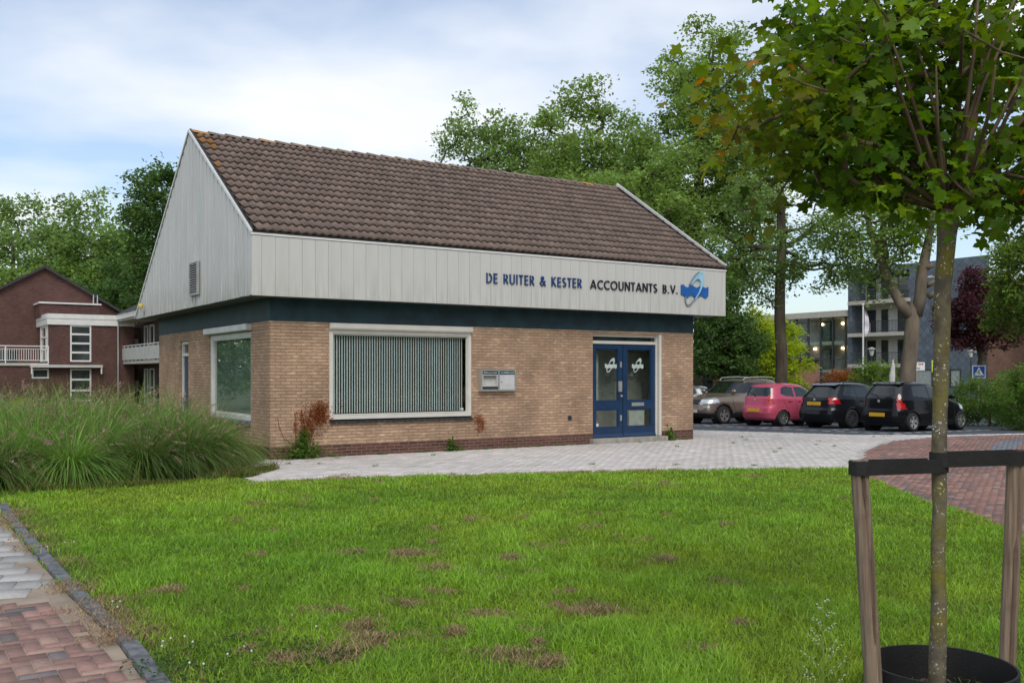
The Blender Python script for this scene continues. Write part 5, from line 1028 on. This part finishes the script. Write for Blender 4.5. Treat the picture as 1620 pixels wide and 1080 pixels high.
tree('poplar_tree', 'open-crowned tree right of the gable top with sky showing through it', 'tree', px(150,94), 94, straight(14.5), [(0,0,12.2,5.5,4,6.8),(3.4,0,12.5,3,3,4.5),(-3,0,13,3,3,5.2)], 360, 56, .40, .80, MID, 42, r0=.35, mind=1.0, group=LT)
tree('poplar_tree', 'slender dark tree rising beside the left slope of the white gable', 'tree', px(258,70), 70, straight(15), [(0,0,13.0,2.6,2.4,4.6),(-1.3,0,12,1.6,1.6,2.6),(.2,0,8,2.6,2.2,4)], 230, 60, .30, .55, DARK, 43, r0=.22, mind=.7, group=LT)
tree('willow_tree', 'dense dark rounded tree between the brick gable and the white gable', 'tree', px(185,84), 84, straight(7), [(0,0,6.6,4.6,3.6,4.6),(-3,0,5.2,3,3,3.6),(3.2,0,6,3,3,4),(.5,0,9.2,2.6,2.4,1.8)], 520, 62, .32, .62, DARK, 44, r0=.35, mind=.7, group=LT)
tree('willow_tree', 'mid green rounded tree at the left edge behind the brick roof', 'tree', px(70,92), 92, straight(8), [(0,0,7.6,6.5,3.6,4.6),(-5,0,6.5,4,3,4.5),(4,0,8,3.5,3,4)], 480, 62, .36, .75, GREEN, 45, r0=.35, mind=.8, group=LT)
tree('round_shrub', 'yellow-green shrub top showing above the tall grass at the left', 'shrub', px(27,30), 30, [(0,0,-.1),(0,0,.4)], [(0,0,.62,.38,.38,.42)], 50, 40, .05, .09, [(.30,.32,.03),(.38,.38,.05)], 25, rt=.003, r0=.02, mind=.08, bark='twig')
# trees that the windows mirror, to the right and left of the camera
s0 = [o for o in scene.objects if o.name.startswith('willow_tree')][1]
RG = 'trees beside the viewer, mirrored in the windows'
for k_, (x, y, rz, sc) in enumerate(((22,-5,.5,1.0),(25,-.5,2.0,.9),(27,4.5,3.6,1.05),(31,9.5,1.1,.95),(34,15,4.4,1.0),(17,-8,3.1,1.0),(-33,42,.3,.6),(-29,31,.9,.5))):
    c = copy_tree(s0); c.location = (x, y, -2.0*sc); c.rotation_euler = (0, 0, rz); c.scale = (sc,)*3; c['group'] = RG; c['label'] = 'leafy tree outside the picture, mirrored in the office windows'
# ---------------------------------------------------------------- the staked young maple in front
g = np.random.default_rng(51); TX, TY = 2.12, 4.88
t = thing('young_maple', 'young staked maple with mossy speckled trunk and round crown in the right foreground', 'tree', (TX, TY, 0))
def Q3(u, v): return (px(u, TY)-TX, 0, 1.65+(591-v)/1548*TY)
trunk = [(0.0,0,-.05),(.0,0,.12),Q3(1484,960),Q3(1485,880),Q3(1486,800),Q3(1486,720),Q3(1487,650),Q3(1488,590),Q3(1490,520),Q3(1492,460),Q3(1496,400),Q3(1499,350),Q3(1501,325)]
cl = crown_pts([(.22,.0,3.32,1.04,1.04,.92),(.16,0,2.90,1.0,.95,.50),(-.45,0,2.90,.66,.7,.42)], 400, g, .10, .55); cl = cl[cl[:,2] > 2.30]; cl = cl[~((cl[:,1] < -.2) & (np.abs(cl[:,0]-.12) < .6) & (cl[:,2] > 2.55) & (g.random(len(cl)) < .9))]; cl = cl[(cl[:,2] > 2.52) | (np.hypot(cl[:,0], cl[:,1]) > .2)]
mb, nodes, rad = skeleton(cl, trunk, .0034, .034, g, jit=.05, bias=.09, pen=.0)
mb2 = MB(); rr = [.052,.044,.0365,.036,.0355,.035,.036,.0375,.039,.041,.043,.050,.034]
pts = [np.array(p)+np.array([g.normal(0,.002), 0, 0]) for p in trunk]; fine = []; fr_ = []
for i in range(len(pts)-1):
    for k in range(4): q = k/4; fine.append(pts[i]*(1-q)+pts[i+1]*q); fr_.append((rr[i]*(1-q)+rr[i+1]*q)*(1+g.normal(0, .025)))
fine.append(pts[-1]); fr_.append(rr[-1]); mb2.tube(fine, fr_, 20)
for (u, v, s) in ((1497,577,1),(1478,622,-1),(1497,640,1),(1478,820,-1),(1494,868,1),(1478,940,-1),(1492,745,1)):
    q = np.array(Q3(u, v)); mb2.tube([q-np.array([.012*s,.006,0]), q+np.array([.004*s,-.012,0])], [.012,.007], 8)
nt = len(trunk); br = MB(); 
mbv = MB(); k0 = 12  # branches only: rebuild the skeleton tubes without the straight trunk
mbv.v = mb.v; mbv.f = [f for f in mb.f if min(f) >= nt*12]; mbv.m = [0]*len(mbv.f)
for i in range(30):
    a_ = 6.283*i/30+g.uniform(-.15, .15); el = g.uniform(.25, 1.35); Lq = g.uniform(.75, 1.05); d_ = np.array([math.cos(a_)*math.cos(el), math.sin(a_)*math.cos(el), math.sin(el)]); p0 = np.array(trunk[-1])+np.array([0,0,-.03]); bend = g.normal(0, .04, 3)
    mbv.tube([p0, p0+d_*Lq*.35+bend+[0,0,-.02], p0+d_*Lq*.7+bend+[0,0,.03], p0+d_*Lq+[0,0,.10]], [.014,.011,.008,.004], 6)
off_ = len(mb2.v); mb2.m = [0]*len(mb2.f)+[1]*len(mbv.f); mb2.v += mbv.v; mb2.f += [tuple(off_+i_ for i_ in f_) for f_ in mbv.f]; mb2.build('trunk', [M['bark_near'], M['twig']], t, True)
per = 26; P = (cl[:, None]+g.normal(0, 1, (len(cl), per, 3))*np.array([.10,.10,.07])).reshape(-1, 3)
pal = leafcols(len(cl), per, [(.055,.125,.014),(.165,.26,.028)], g, .45)
aut = np.clip((-.62-P[:,0])/.45, 0, 1)*np.clip((3.35-P[:,2])/.5, 0, 1)*(.35+.65*vnoise(P[:,0]*3, P[:,2]*3, 1.5)); aut = aut*(g.random(len(P)) < .75)
pal = pal*(1-aut[:, None])+np.array([(.26,.20,.03)])*aut[:, None]; k = (g.random(len(P)) < .002+.10*aut); pal[k] = (.46,.22,.03)
V, F, C, K = leaves(P, .060, pal, g, up=.7, shape='maple', droop=.5); np_mesh('crown', V, F, C, M['leaf'], t, col=K)
GS = 'wooden stakes holding the young maple'
def stake(label, top, bot, w_, seed):
    g = random.Random(seed); t = thing('tree_stake', label, 'stake', (bot[0], bot[1], 0), 0, GS); mb = MB(); n = 16; N = 20; vs = []
    for i in range(n+1):
        q = i/n; c = np.array([(top[0]-bot[0])*q, (top[1]-bot[1])*q, -.1+(top[2]+.1)*q])
        for k in range(N):
            a = 2*math.pi*k/N; r = w_/2*(1+.05*math.sin(3*a+seed)+.02*math.sin(9*a+i))
            ca = a-(-math.pi/2+.25+.25*math.sin(q*3+seed)); ca = (ca+math.pi) % (2*math.pi)-math.pi
            if abs(ca) < .16: r *= .5
            vs.append((c[0]+r*math.cos(a), c[1]+r*math.sin(a), c[2]+(.008*math.cos(a) if i == n else 0)))
    mb.add(vs, [(i*N+k, i*N+(k+1) % N, (i+1)*N+(k+1) % N, (i+1)*N+k) for i in range(n) for k in range(N)]+[tuple(range(n*N, (n+1)*N))]); mb.build('post', M['wood'], t); 
    return t
stake('left grey wooden stake with a long crack, holding the young maple', (px(1359,4.75), 4.75, 1.65-137/1548*4.75), (px(1387,4.75)-.0, 4.75, 0), .084, 1)
stake('right brownish wooden stake at the picture edge, holding the young maple', (px(1607,5.0), 5.0, 1.65-124/1548*5.0), (px(1590,5.0), 5.0, 0), .082, 4)
def strap(label, pts, z0, z1, th=.004):
    mb = MB(); strip(mb, pts, th, lambda x, y, d: (x, y, z0+(z1-z0)*d), 1.0); o = mb.build('tree_strap', M['black2']); tag(o, label, 'strap', 'rubber straps between trunk and stakes'); return o
lx, rx = px(1359,4.75), px(1606,5.0); zl = 1.65-149.5/1548*4.72; zr_ = 1.65-136/1548*4.85
strap('black rubber strap from the trunk to the left stake', arc(TX+.01, TY, .043, .043, 80, -70, 8)[::1]+[(TX-.01, TY-.05), (lx+.02, 4.75-.048)]+arc(lx, 4.75, .047, .047, -100, -260, 7)+[(TX-.04, TY+.02)], zl-.034, zl+.034)
strap('black rubber strap from the trunk to the right stake', arc(TX+.01, TY, .044, .044, 100, 250, 8)+[(TX+.03, TY-.052), (rx-.01, 5.0-.050)]+arc(rx, 5.0, .048, .048, -85, 80, 7)+[(TX+.04, TY+.035)], zr_-.036, zr_+.036)
mb = MB(); prof = [(.352,.0),(.352,.205),(.340,.205),(.340,.02)]; mb.lathe(prof, 64, (TX+.02, TY+.0, 0)); mb.lathe([(.34,.025),(0,.035)], 32, (TX+.02, TY, 0), m=1)
for i in range(90):
    a, r = random.uniform(0, 6.28), random.uniform(.06, .34); x, y = TX+r*math.cos(a), TY+r*math.sin(a); a2 = random.uniform(0, 6.28); q = .03; mb.beam((x, y, .035), (x+q*math.cos(a2), y+q*math.sin(a2), .045), .012, .006, 2)
ring = mb.build('tree_ring', [M['black2'], M['dark'], mat('bark_mulch', (.12,.08,.05), .9)]); tag(ring, 'black plastic watering ring round the foot of the young maple', 'tree ring')
# ---------------------------------------------------------------- grasses
def blades(name, B, head, L, ang, W, cols, K=3, m='grass', zfloor=.01, tips=None, parent=None):
    n = len(B); t = np.linspace(0, 1, K+1); a = ang[:, None]*t[None]**1.1; h = L[:, None]*t*np.cos(a); r = L[:, None]*t*np.sin(a)
    d = np.stack([np.cos(head), np.sin(head)], 1); s = np.stack([-np.sin(head), np.cos(head)], 1); tw = (rng.random(n)-.5)*2.6; s2 = s*np.cos(tw)[:, None]+d*np.sin(tw)[:, None]
    C = np.zeros((n, K+1, 3)); C[...,:2] = B[:, None,:2]+d[:, None]*r[..., None]; C[...,2] = np.maximum(B[:, None, 2]+h, B[:, None, 2]*0+zfloor+0*h)
    wv = W[:, None]*np.maximum(1-t**2.2, .0)[None]*np.where(t < .01, .8, 1)
    Lf = C[:, :K].copy(); Rt = C[:, :K].copy(); Lf[...,:2] += s2[:, None]*wv[:, :K, None]/2; Rt[...,:2] -= s2[:, None]*wv[:, :K, None]/2
    V = np.concatenate([Lf, Rt, C[:, K:]], 1); k = 2*K+1; F = []
    for i in range(K-1): F.append((i, i+1, K+i+1, K+i))
    F.append((K-1, 2*K, 2*K-1)); flat = np.concatenate([np.array(f) for f in F]); faces = (flat[None]+np.arange(n)[:, None]*k).ravel(); cnt = np.tile([len(f) for f in F], n)
    col = np.repeat(cols, k, 0).reshape(n, k, 3)
    if tips is not None: ti = np.concatenate([t[:K], t[:K], t[K:]])[None, :, None]; col = col*(1-ti*tips[0])+np.array(tips[1])*ti*tips[0]
    return np_mesh(name, V.reshape(-1, 3), faces, cnt, M[m], parent, col=col.reshape(-1, 3))
def scatter(poly, n, dens=None):
    P = np.array(poly); lo, hi = P.min(0), P.max(0); q = rng.uniform(lo, hi, (n, 2)); q = q[inpoly(q[:,0], q[:,1], poly)]
    if dens is not None: q = q[rng.random(len(q)) < dens(q[:,0], q[:,1])]
    return q
LAWNG = [(-9.5,12.5),(-6.5,12.3),(-5.70,10.90),(-4.42,8.96),(-3.34,7.31),(-2.67,6.46),(-2.30,5.98),(-1.85,5.22),(-0.6,3.2),(0.3,3.2),(3.6,3.2),(5.1,8.0),(5.14,9.9),(5.36,11.2),(5.28,12.64),(5.64,15.3),(5.84,16.92),(2.02,16.52),(-2.09,15.43),(-3.79,14.72),(-4.3,15.3),(-5.5,14.6),(-7.2,13.6),(-9.5,13.2)]
def lawn_density(x, y): return np.clip(1.25/(1+((np.maximum(y, 5)-4.0)/4.2)**1.5), .10, 1)*(np.abs(x) < .56*y+.6)
q = scatter(LAWNG, 1500000, lawn_density); kd = dist_line(q[:,0], q[:,1], KERB); q = q[rng.random(len(q)) < np.clip((kd-.05)/.25+.45*vnoise(q[:,0], q[:,1], 2.6)-.1, .03, 1)]
q = q[np.hypot(q[:,0]-TX, q[:,1]-TY) > .37]
THATCH = [(540,1043,.30),(575,1000,.2),(640,962,.12),(590,1020,.16),(655,880,.22),(690,905,.25),(560,880,.14),(278,940,.14),(710,1010,.14),(530,975,.12),(850,868,.14),(745,825,.14),(635,882,.12),(810,890,.18),(945,975,.18),(915,975,.1),(820,1045,.2),(860,1060,.14),(1190,757,.18),(1050,768,.15),(1010,770,.1),(545,757,.25),(600,765,.1),(405,800,.12),(450,1050,.1),(760,980,.1),(1050,890,.15),(1140,925,.12),(885,965,.08),(480,790,.1),(690,840,.1)]
THATCH = [(u, v, r*.8) for u, v, r in THATCH]+[(float(rng.uniform(330, 1340)), float(rng.uniform(775, 1060)), float(rng.uniform(.03, .07))) for _ in range(36)]
wgt = np.zeros(len(q)); 
def gp(u, v): Y = 1.65*1548/(v-591); return px(u, Y), Y
for (u, v, r) in THATCH:
    x0, y0 = gp(u, v); wgt = np.maximum(wgt, .8*np.exp(-(((q[:,0]-x0)/r)**2+((q[:,1]-y0)/(r*1.25))**2)))
far = np.clip((q[:,1]-5)/11, 0, 1); n = len(q)
nz = vnoise(q[:,0], q[:,1], .55); n2 = vnoise(q[:,0]+9, q[:,1], 1.8); n3 = vnoise(q[:,0], q[:,1]+5, 5.0)
tall = np.clip((n2-.52)*4, 0, 1)
hgt = (.045+.030*rng.random(n)+.055*tall*n3)*(1-.25*far)*(1-.5*wgt); hgt *= rng.uniform(.6, 1.25, n)
yel = np.clip((.6*nz+.4*n2-.30)*1.6, 0, 1)[:, None]; col = np.array([(.165,.345,.020)])*(1-yel)+np.array([(.33,.46,.036)])*yel
col = col*(1-.30*tall[:, None]*np.array([[1.0,.45,.2]])); col *= rng.uniform(.55, 1.45, (n, 1))*(.62+.38*n3+.38*n2)[:, None]
dry = rng.random(n) < (.035+.10*np.clip(vnoise(q[:,0], q[:,1], 3.3)-.6, 0, 1)*3+.9*(wgt > .55)*1.0+.25*(kd[:0].size)); edge = dist_line(q[:,0], q[:,1], KERB) < .35
dry |= (rng.random(n) < .3) & edge
col[dry] = np.array((.24,.17,.075))*rng.uniform(.55, 1.3, (dry.sum(), 1))
ang = rng.uniform(.25, 1.25, n)+dry*.5; wd_ = (.0042+.0035*rng.random(n))*(1+1.6*far)
B = np.concatenate([q, np.full((n, 1), .004)], 1)
go = blades('grass', B, rng.uniform(0, 2*np.pi, n), hgt*1.15, ang, wd_, col, K=2, tips=(.35, (.28,.38,.07))); tag(go, 'bright green mown lawn grass with drier patches', 'grass', kind='stuff')
# dry mowings lying on the lawn
Bs = []; 
for (u, v, r) in THATCH:
    x0, y0 = gp(u, v); m_ = int(260*r/.15*(1 if y0 < 9 else .6)); sc = rng.normal(0, r*.75, (9, 2)); c = sc[rng.integers(0, 9, m_)]+rng.normal(0, r*.36, (m_, 2)); hz = np.exp(-(c**2).sum(1)/(r*r)*1.2)*.055*min(1, r/.12)
    Bs.append(np.concatenate([c+[x0, y0], (.02+hz*rng.random(m_))[:, None]], 1))
kp = KERB; 
for i in range(26):
    s = rng.random()*(len(kp)-3); k = int(s); f_ = s-k; x0 = kp[k][0]*(1-f_)+kp[k+1][0]*f_; y0 = kp[k][1]*(1-f_)+kp[k+1][1]*f_; m_ = 120; c = rng.normal(0, .09, (m_, 2)); Bs.append(np.concatenate([c+[x0+rng.normal(0,.08), y0], (.012+.02*rng.random(m_))[:, None]], 1))
for i in range(40):
    u0 = rng.random(); k = rng.integers(0, 3); e = [(5.8,16.85),(2.02,16.45),(-2.09,15.35),(-3.79,14.65)]; x0 = e[k][0]*(1-u0)+e[k+1][0]*u0; y0 = e[k][1]*(1-u0)+e[k+1][1]*u0; m_ = 40; Bs.append(np.concatenate([rng.normal(0, .07, (m_, 2))+[x0, y0+.02], (.012+.015*rng.random(m_))[:, None]], 1))
Bs = np.concatenate(Bs); n = len(Bs)
o = blades('dry_grass', Bs, rng.uniform(0, 6.28, n), rng.uniform(.03, .09, n), rng.uniform(1.3, 1.75, n), rng.uniform(.003, .006, n)*(1+.06*Bs[:,1]), np.array((.40,.29,.16))*rng.uniform(.5, 1.3, (n, 1)), K=2, zfloor=.012); tag(o, 'brown dry mowings lying in tufts on the lawn', 'dry grass', kind='stuff')
# bits of dry leaf and grass blown over the paving
q = np.concatenate([scatter(PAVE, 900), np.stack([rng.uniform(-4, 5.5, 700), np.zeros(700)], 1)]); k = len(q)-700; q[k:, 1] = np.interp(q[k:, 0], [-3.79,-2.09,2.02,5.8], [14.65,15.35,16.45,16.85])+np.abs(rng.normal(0, .22, 700))
q = q[inpoly(q[:,0], q[:,1], PAVE)]; V, F, C, K = leaves(np.concatenate([q, np.array([[gz(v)+.018] for v in q[:,1]])], 1), .022, np.array((.20,.14,.07))*rng.uniform(.4, 1.6, (len(q), 1)), rng, up=4); tag(np_mesh('fallen_leaves', V, F, C, M['leaf'], None, col=K), 'tiny dry leaves and clippings strewn over the pale paving', 'leaf litter', kind='stuff')
q = []; 
for i in range(42):
    c = scatter(PAVE, 60)[:1]; q.append(c+rng.normal(0, .03, (40, 2)))
for a_ in np.concatenate([rng.uniform(.1, 7.6, 26), rng.uniform(9.9, 10.9, 4)]): c = np.array([-4.61, 18.64])+AX*a_-BX*.03; q.append(c+rng.normal(0, .03, (60, 2)))
q = np.concatenate(q); n = len(q); tag(blades('joint_weeds', np.concatenate([q, np.array([[gz(v)+.008] for v in q[:,1]])], 1), rng.uniform(0, 6.28, n), rng.uniform(.02, .07, n), rng.uniform(.3, 1.4, n), np.full(n, .008), np.array((.12,.22,.04))*rng.uniform(.5, 1.4, (n, 1)), K=2), 'small weeds growing in the paving joints and along the plinth', 'weeds', kind='stuff')
# clover flowers
fl = MB()
for (u, v) in [(258,1027),(300,1062),(322,1064),(386,1036),(256,1035),(270,1022),(305,1028),(360,1048),(398,1043),(292,1019),(75,873),(103,866),(117,865),(190,962),(178,962),(186,971),(500,1003),(462,985)]:
    x0, y0 = gp(u, v); z = .05; fl.lathe([(0,-.008),(.006,-.003),(.007,.003),(.004,.007),(0,.009)], 8, (x0, y0, z)); fl.tube([(x0, y0, 0), (x0, y0, z-.01)], .0015, 4)
tag(fl.build('clover_flowers', mat('clover_white', (.6,.6,.55), .8)), 'tiny white clover flowers scattered in the grass', 'flowers', kind='stuff')
cvp = scatter([(-2.2,5.4),(-1.6,6.2),(-.9,5.7),(-1.3,4.8)], 2600); cv_ = np.concatenate([cvp, rng.uniform(.02, .06, (len(cvp), 1))], 1); V, F, C, K = leaves(cv_, .028, np.array((.05,.13,.02))*rng.uniform(.6, 1.4, (len(cv_), 1)), rng, up=2); tag(np_mesh('clover_leaves', V, F, C, M['leaf'], None, col=K), 'low clover leaves beside the kerb at the bottom left', 'clover', kind='stuff')
# ornamental fountain grass bed
BED = [(-5.05,17.3),(-5.1,16.1),(-5.75,14.6),(-7.1,13.6),(-14,12.8),(-16,19),(-10,23),(-7.2,21.0),(-5.9,18.8)]
cs = [(-5.2,16.9),(-5.3,15.9),(-5.45,17.45),(-5.75,16.4),(-5.75,15.2),(-6.6,15.6),(-6.5,14.4),(-6.35,17.1),(-6.3,18.4),(-7.4,14.4),(-7.3,16.3),(-7.2,17.8)]
while len(cs) < 100:
    c = scatter(BED, 4)
    for p_ in c:
        if not cs or min(np.hypot(p_[0]-e[0], p_[1]-e[1]) for e in cs) > .66: cs.append(tuple(p_))
    rng.random()
    if rng.random() < .002: break
B = []; Hd = []; Ls = []; An = []; Cc = []; Wd_ = []; Pl = []
for (cx, cy) in cs:
    big = min(1.0, .62+.20*max(0, dist_line(np.array([cx]), np.array([cy]), [(-4.72,17.1),(-4.8,16.1),(-5.75,14.6),(-7.1,13.6),(-14,12.8)])[0])); front = cy < 17.5
    m_ = 1500 if front else 600; a = rng.uniform(0, 6.28, m_); r = rng.uniform(0, .16, m_); B.append(np.stack([cx+r*np.cos(a), cy+r*np.sin(a), np.full(m_, 0.0)], 1)); Hd.append(a+rng.normal(0, .5, m_))
    Ls.append(rng.uniform(.75, 1.5, m_)*big*1.18); An.append(np.clip(rng.normal(1.3, .5, m_), .2, 2.35)); tone = rng.uniform(.55, 1.3)
    cc = np.array((.12,.27,.04))*(1-rng.random((m_, 1))*.5)+np.array((.24,.42,.08))*rng.random((m_, 1))*.5; k = rng.random(m_) < .10; cc[k] = (.30,.25,.10); Cc.append(cc*tone*rng.uniform(.7, 1.3, (m_, 1))); Wd_.append(rng.uniform(.008, .017, m_))
    for j in range(36): Pl.append((cx, cy, big))
B = np.concatenate(B); o1 = blades('fountain_grass', B, np.concatenate(Hd), np.concatenate(Ls), np.concatenate(An), np.concatenate(Wd_), np.concatenate(Cc), K=7, zfloor=.02, tips=(.35, (.17,.20,.07))); tag(o1, 'tall arching fountain grass with brownish plumes filling the bed beside the office', 'ornamental grass', kind='stuff')
# plumes: stalk and fuzzy brush of fine bristles
n = len(Pl); Pl = np.array(Pl); hd = rng.uniform(0, 6.28, n); Lp = rng.uniform(1.0, 1.6, n)*Pl[:,2]*1.0; an = np.clip(rng.normal(.95, .35, n), .1, 1.7)
kx = 9; bb = []; bh = []; bl = []; ba = []; bc = []
dr = np.stack([np.cos(hd), np.sin(hd)], 1)
for i, tt in enumerate(np.linspace(.86, 1.0, kx)):
    aa = an*tt**1.1; h = Lp*tt*np.cos(aa); r = Lp*tt*np.sin(aa); pos = np.concatenate([Pl[:,:2]+dr*r[:, None], h[:, None]], 1)
    for rep in range(5): bb.append(pos+rng.normal(0, .006, pos.shape)); bh.append(hd+rng.normal(0, 1.1, n)); bl.append(rng.uniform(.03, .06, n)*(1.15-abs(i-4)/8)); ba.append(rng.uniform(.5, 1.6, n)); bc.append(np.where(rng.random((n, 1)) < .6, np.array([(.40,.28,.20)]), np.array([(.52,.40,.29)]))*rng.uniform(.6, 1.25, (n, 1)))
BB = np.concatenate(bb); HH = np.concatenate(bh); LL = np.concatenate(bl); AA = np.concatenate(ba); CC = np.concatenate(bc)
o = blades('grass_plumes', BB, HH, LL, AA, np.full(len(BB), .015), CC, K=1, zfloor=-9); tag(o, 'brown bottlebrush plumes standing out of the tall grass', 'grass plumes', kind='stuff')
o = blades('plume_stalks', np.concatenate([Pl[:,:2], np.zeros((n, 1))], 1), hd, Lp, an, np.full(n, .006), np.tile([(.16,.17,.06)], (n, 1)), K=7); tag(o, 'thin stalks carrying the brown plumes', 'grass stalks', kind='stuff')
# weedy fringe along the bed
q = scatter([(-4.0,16.9),(-4.1,15.5),(-5.3,14.2),(-6.9,13.0),(-9,12.5),(-9,13.2),(-7.2,13.8),(-5.6,15.1),(-4.7,16.8)], 60000); n = len(q); cc = np.where(rng.random((n, 1)) < .72, np.array([(.10,.17,.02)]), np.array([(.26,.18,.08)]))*rng.uniform(.5, 1.3, (n, 1))
o = blades('weed_fringe', np.concatenate([q, np.zeros((n, 1))], 1), rng.uniform(0, 6.28, n), rng.uniform(.05, .30, n)*vnoise(q[:,0], q[:,1], 2), rng.uniform(.2, 1.4, n), np.full(n, .011), cc, K=2); tag(o, 'low weeds and withered stems at the foot of the tall grass', 'weeds', kind='stuff')
# weeds and creeper against the office wall (office axes)
def wall_plant(name, label, cat, a0, pts, size, pal, seed, up=.2, stems=()):
    g = np.random.default_rng(seed); t = thing(name, label, cat, tuple(np.array([-4.61, 18.64])+AX*a0)+(0,), TH)
    P = []
    for (a, b, z, ra, rb, rz, n) in pts: P.append(np.array([a-a0, b, z])+g.normal(0, 1, (n, 3))*np.array([ra, rb, rz]))
    P = np.concatenate(P); P[:,2] = np.maximum(P[:,2], .015); P[:,1] = np.minimum(P[:,1], -.012); V, F, C, K = leaves(P, size, leafcols(len(P), 1, pal, g, .3), g, up=up); np_mesh('leaves', V, F, C, M['leaf'], t, col=K)
    if stems:
        mb = MB()
        for s in stems: mb.tube([(a-a0, b, z) for a, b, z in s], .006, 5)
        mb.build('stems', M['twig'], t)
dead = [(.20,.055,.015),(.36,.15,.05)]
wall_plant('withered_creeper', 'rust-brown withered creeper on the brick left of the large window', 'creeper', .8, [(1.0,-.03,.82,.09,.012,.13,420),(.98,-.03,.92,.12,.012,.10,260),(.72,-.03,.62,.05,.012,.16,200),(.62,-.03,.75,.02,.01,.14,70),(.50,-.03,.62,.02,.01,.16,60),(.80,-.03,.55,.04,.01,.10,120),(.83,-.03,.9,.02,.01,.08,50)], .042, dead, 61, 0.0, [[(.75,-.01,.1),(.72,-.015,.5),(.62,-.012,.95)],[(.75,-.01,.1),(.85,-.015,.5),(.95,-.012,.85)],[(.5,-.01,.2),(.5,-.012,.85)],[(.3,-.008,.35),(.18,-.008,.62),(.15,-.008,.8)],[(.55,-.008,.2),(.3,-.008,.4)]])
wall_plant('withered_creeper', 'small tuft of rust-brown creeper at the right end of the window sill', 'creeper', 4.6, [(4.62,-.03,.66,.06,.012,.07,110),(4.72,-.03,.56,.04,.01,.09,90),(4.6,-.03,.45,.04,.01,.05,25)], .036, dead, 62, 0.0, [[(4.6,-.01,.3),(4.66,-.012,.75)]])
gw = [(.06,.14,.02),(.12,.21,.04)]
wall_plant('weed', 'broad green weed growing at the wall below the brown creeper', 'weed', .6, [(.6,-.15,.12,.24,.09,.08,420),(.62,-.10,.30,.08,.05,.12,160),(.66,-.06,.45,.05,.03,.08,60)], .07, gw, 63, .7, [[(.6,-.05,0),(.62,-.08,.4)],[(.6,-.05,0),(.4,-.2,.2)]])
wall_plant('weed', 'narrow green weed at the plinth under the right end of the large window', 'weed', 4.0, [(3.95,-.08,.08,.10,.05,.05,110),(3.93,-.05,.17,.04,.03,.07,60)], .06, gw, 64, .7)
wall_plant('weed', 'leafy weed at the wall right of the blue entrance doors', 'weed', 10.1, [(10.08,-.08,.14,.08,.05,.08,120)], .085, gw, 65, .7)
# tall weed in the lawn
mb = MB(); g = random.Random(5); wx_, wy_ = px(1303,4.6), 4.6; mb.tube([(0,0,0),(.0,0,.3),(-.015,0,.60)], [.004,.003,.001], 5, 0); fls = []
for i in range(15):
    z = .08+i*.035; a = g.choice([0, 3.14])+g.uniform(-.6, .6); L_ = .15*(1-i/17); e = (L_*math.cos(a), L_*math.sin(a)*.6, z+L_*.8); mb.tube([(0,0,z), e], [.0018,.0008], 4, 0)
    for k in range(9): q_ = .3+.7*k/8; c = np.array([0,0,z])*(1-q_)+np.array(e)*q_+np.array([g.uniform(-.008,.008) for _ in range(3)]); mb.lathe([(0,-.004),(.004,0),(0,.004)], 5, tuple(c), m=1)
o = mb.build('tall_weed', [mat('weed_stem', (.14,.22,.05), .7), mat('weed_bloom', (.42,.48,.36), .8)]); o.location = (wx_, wy_, 0); tag(o, 'tall thin weed with pale tiny blooms standing in the lawn left of the left stake', 'weed')
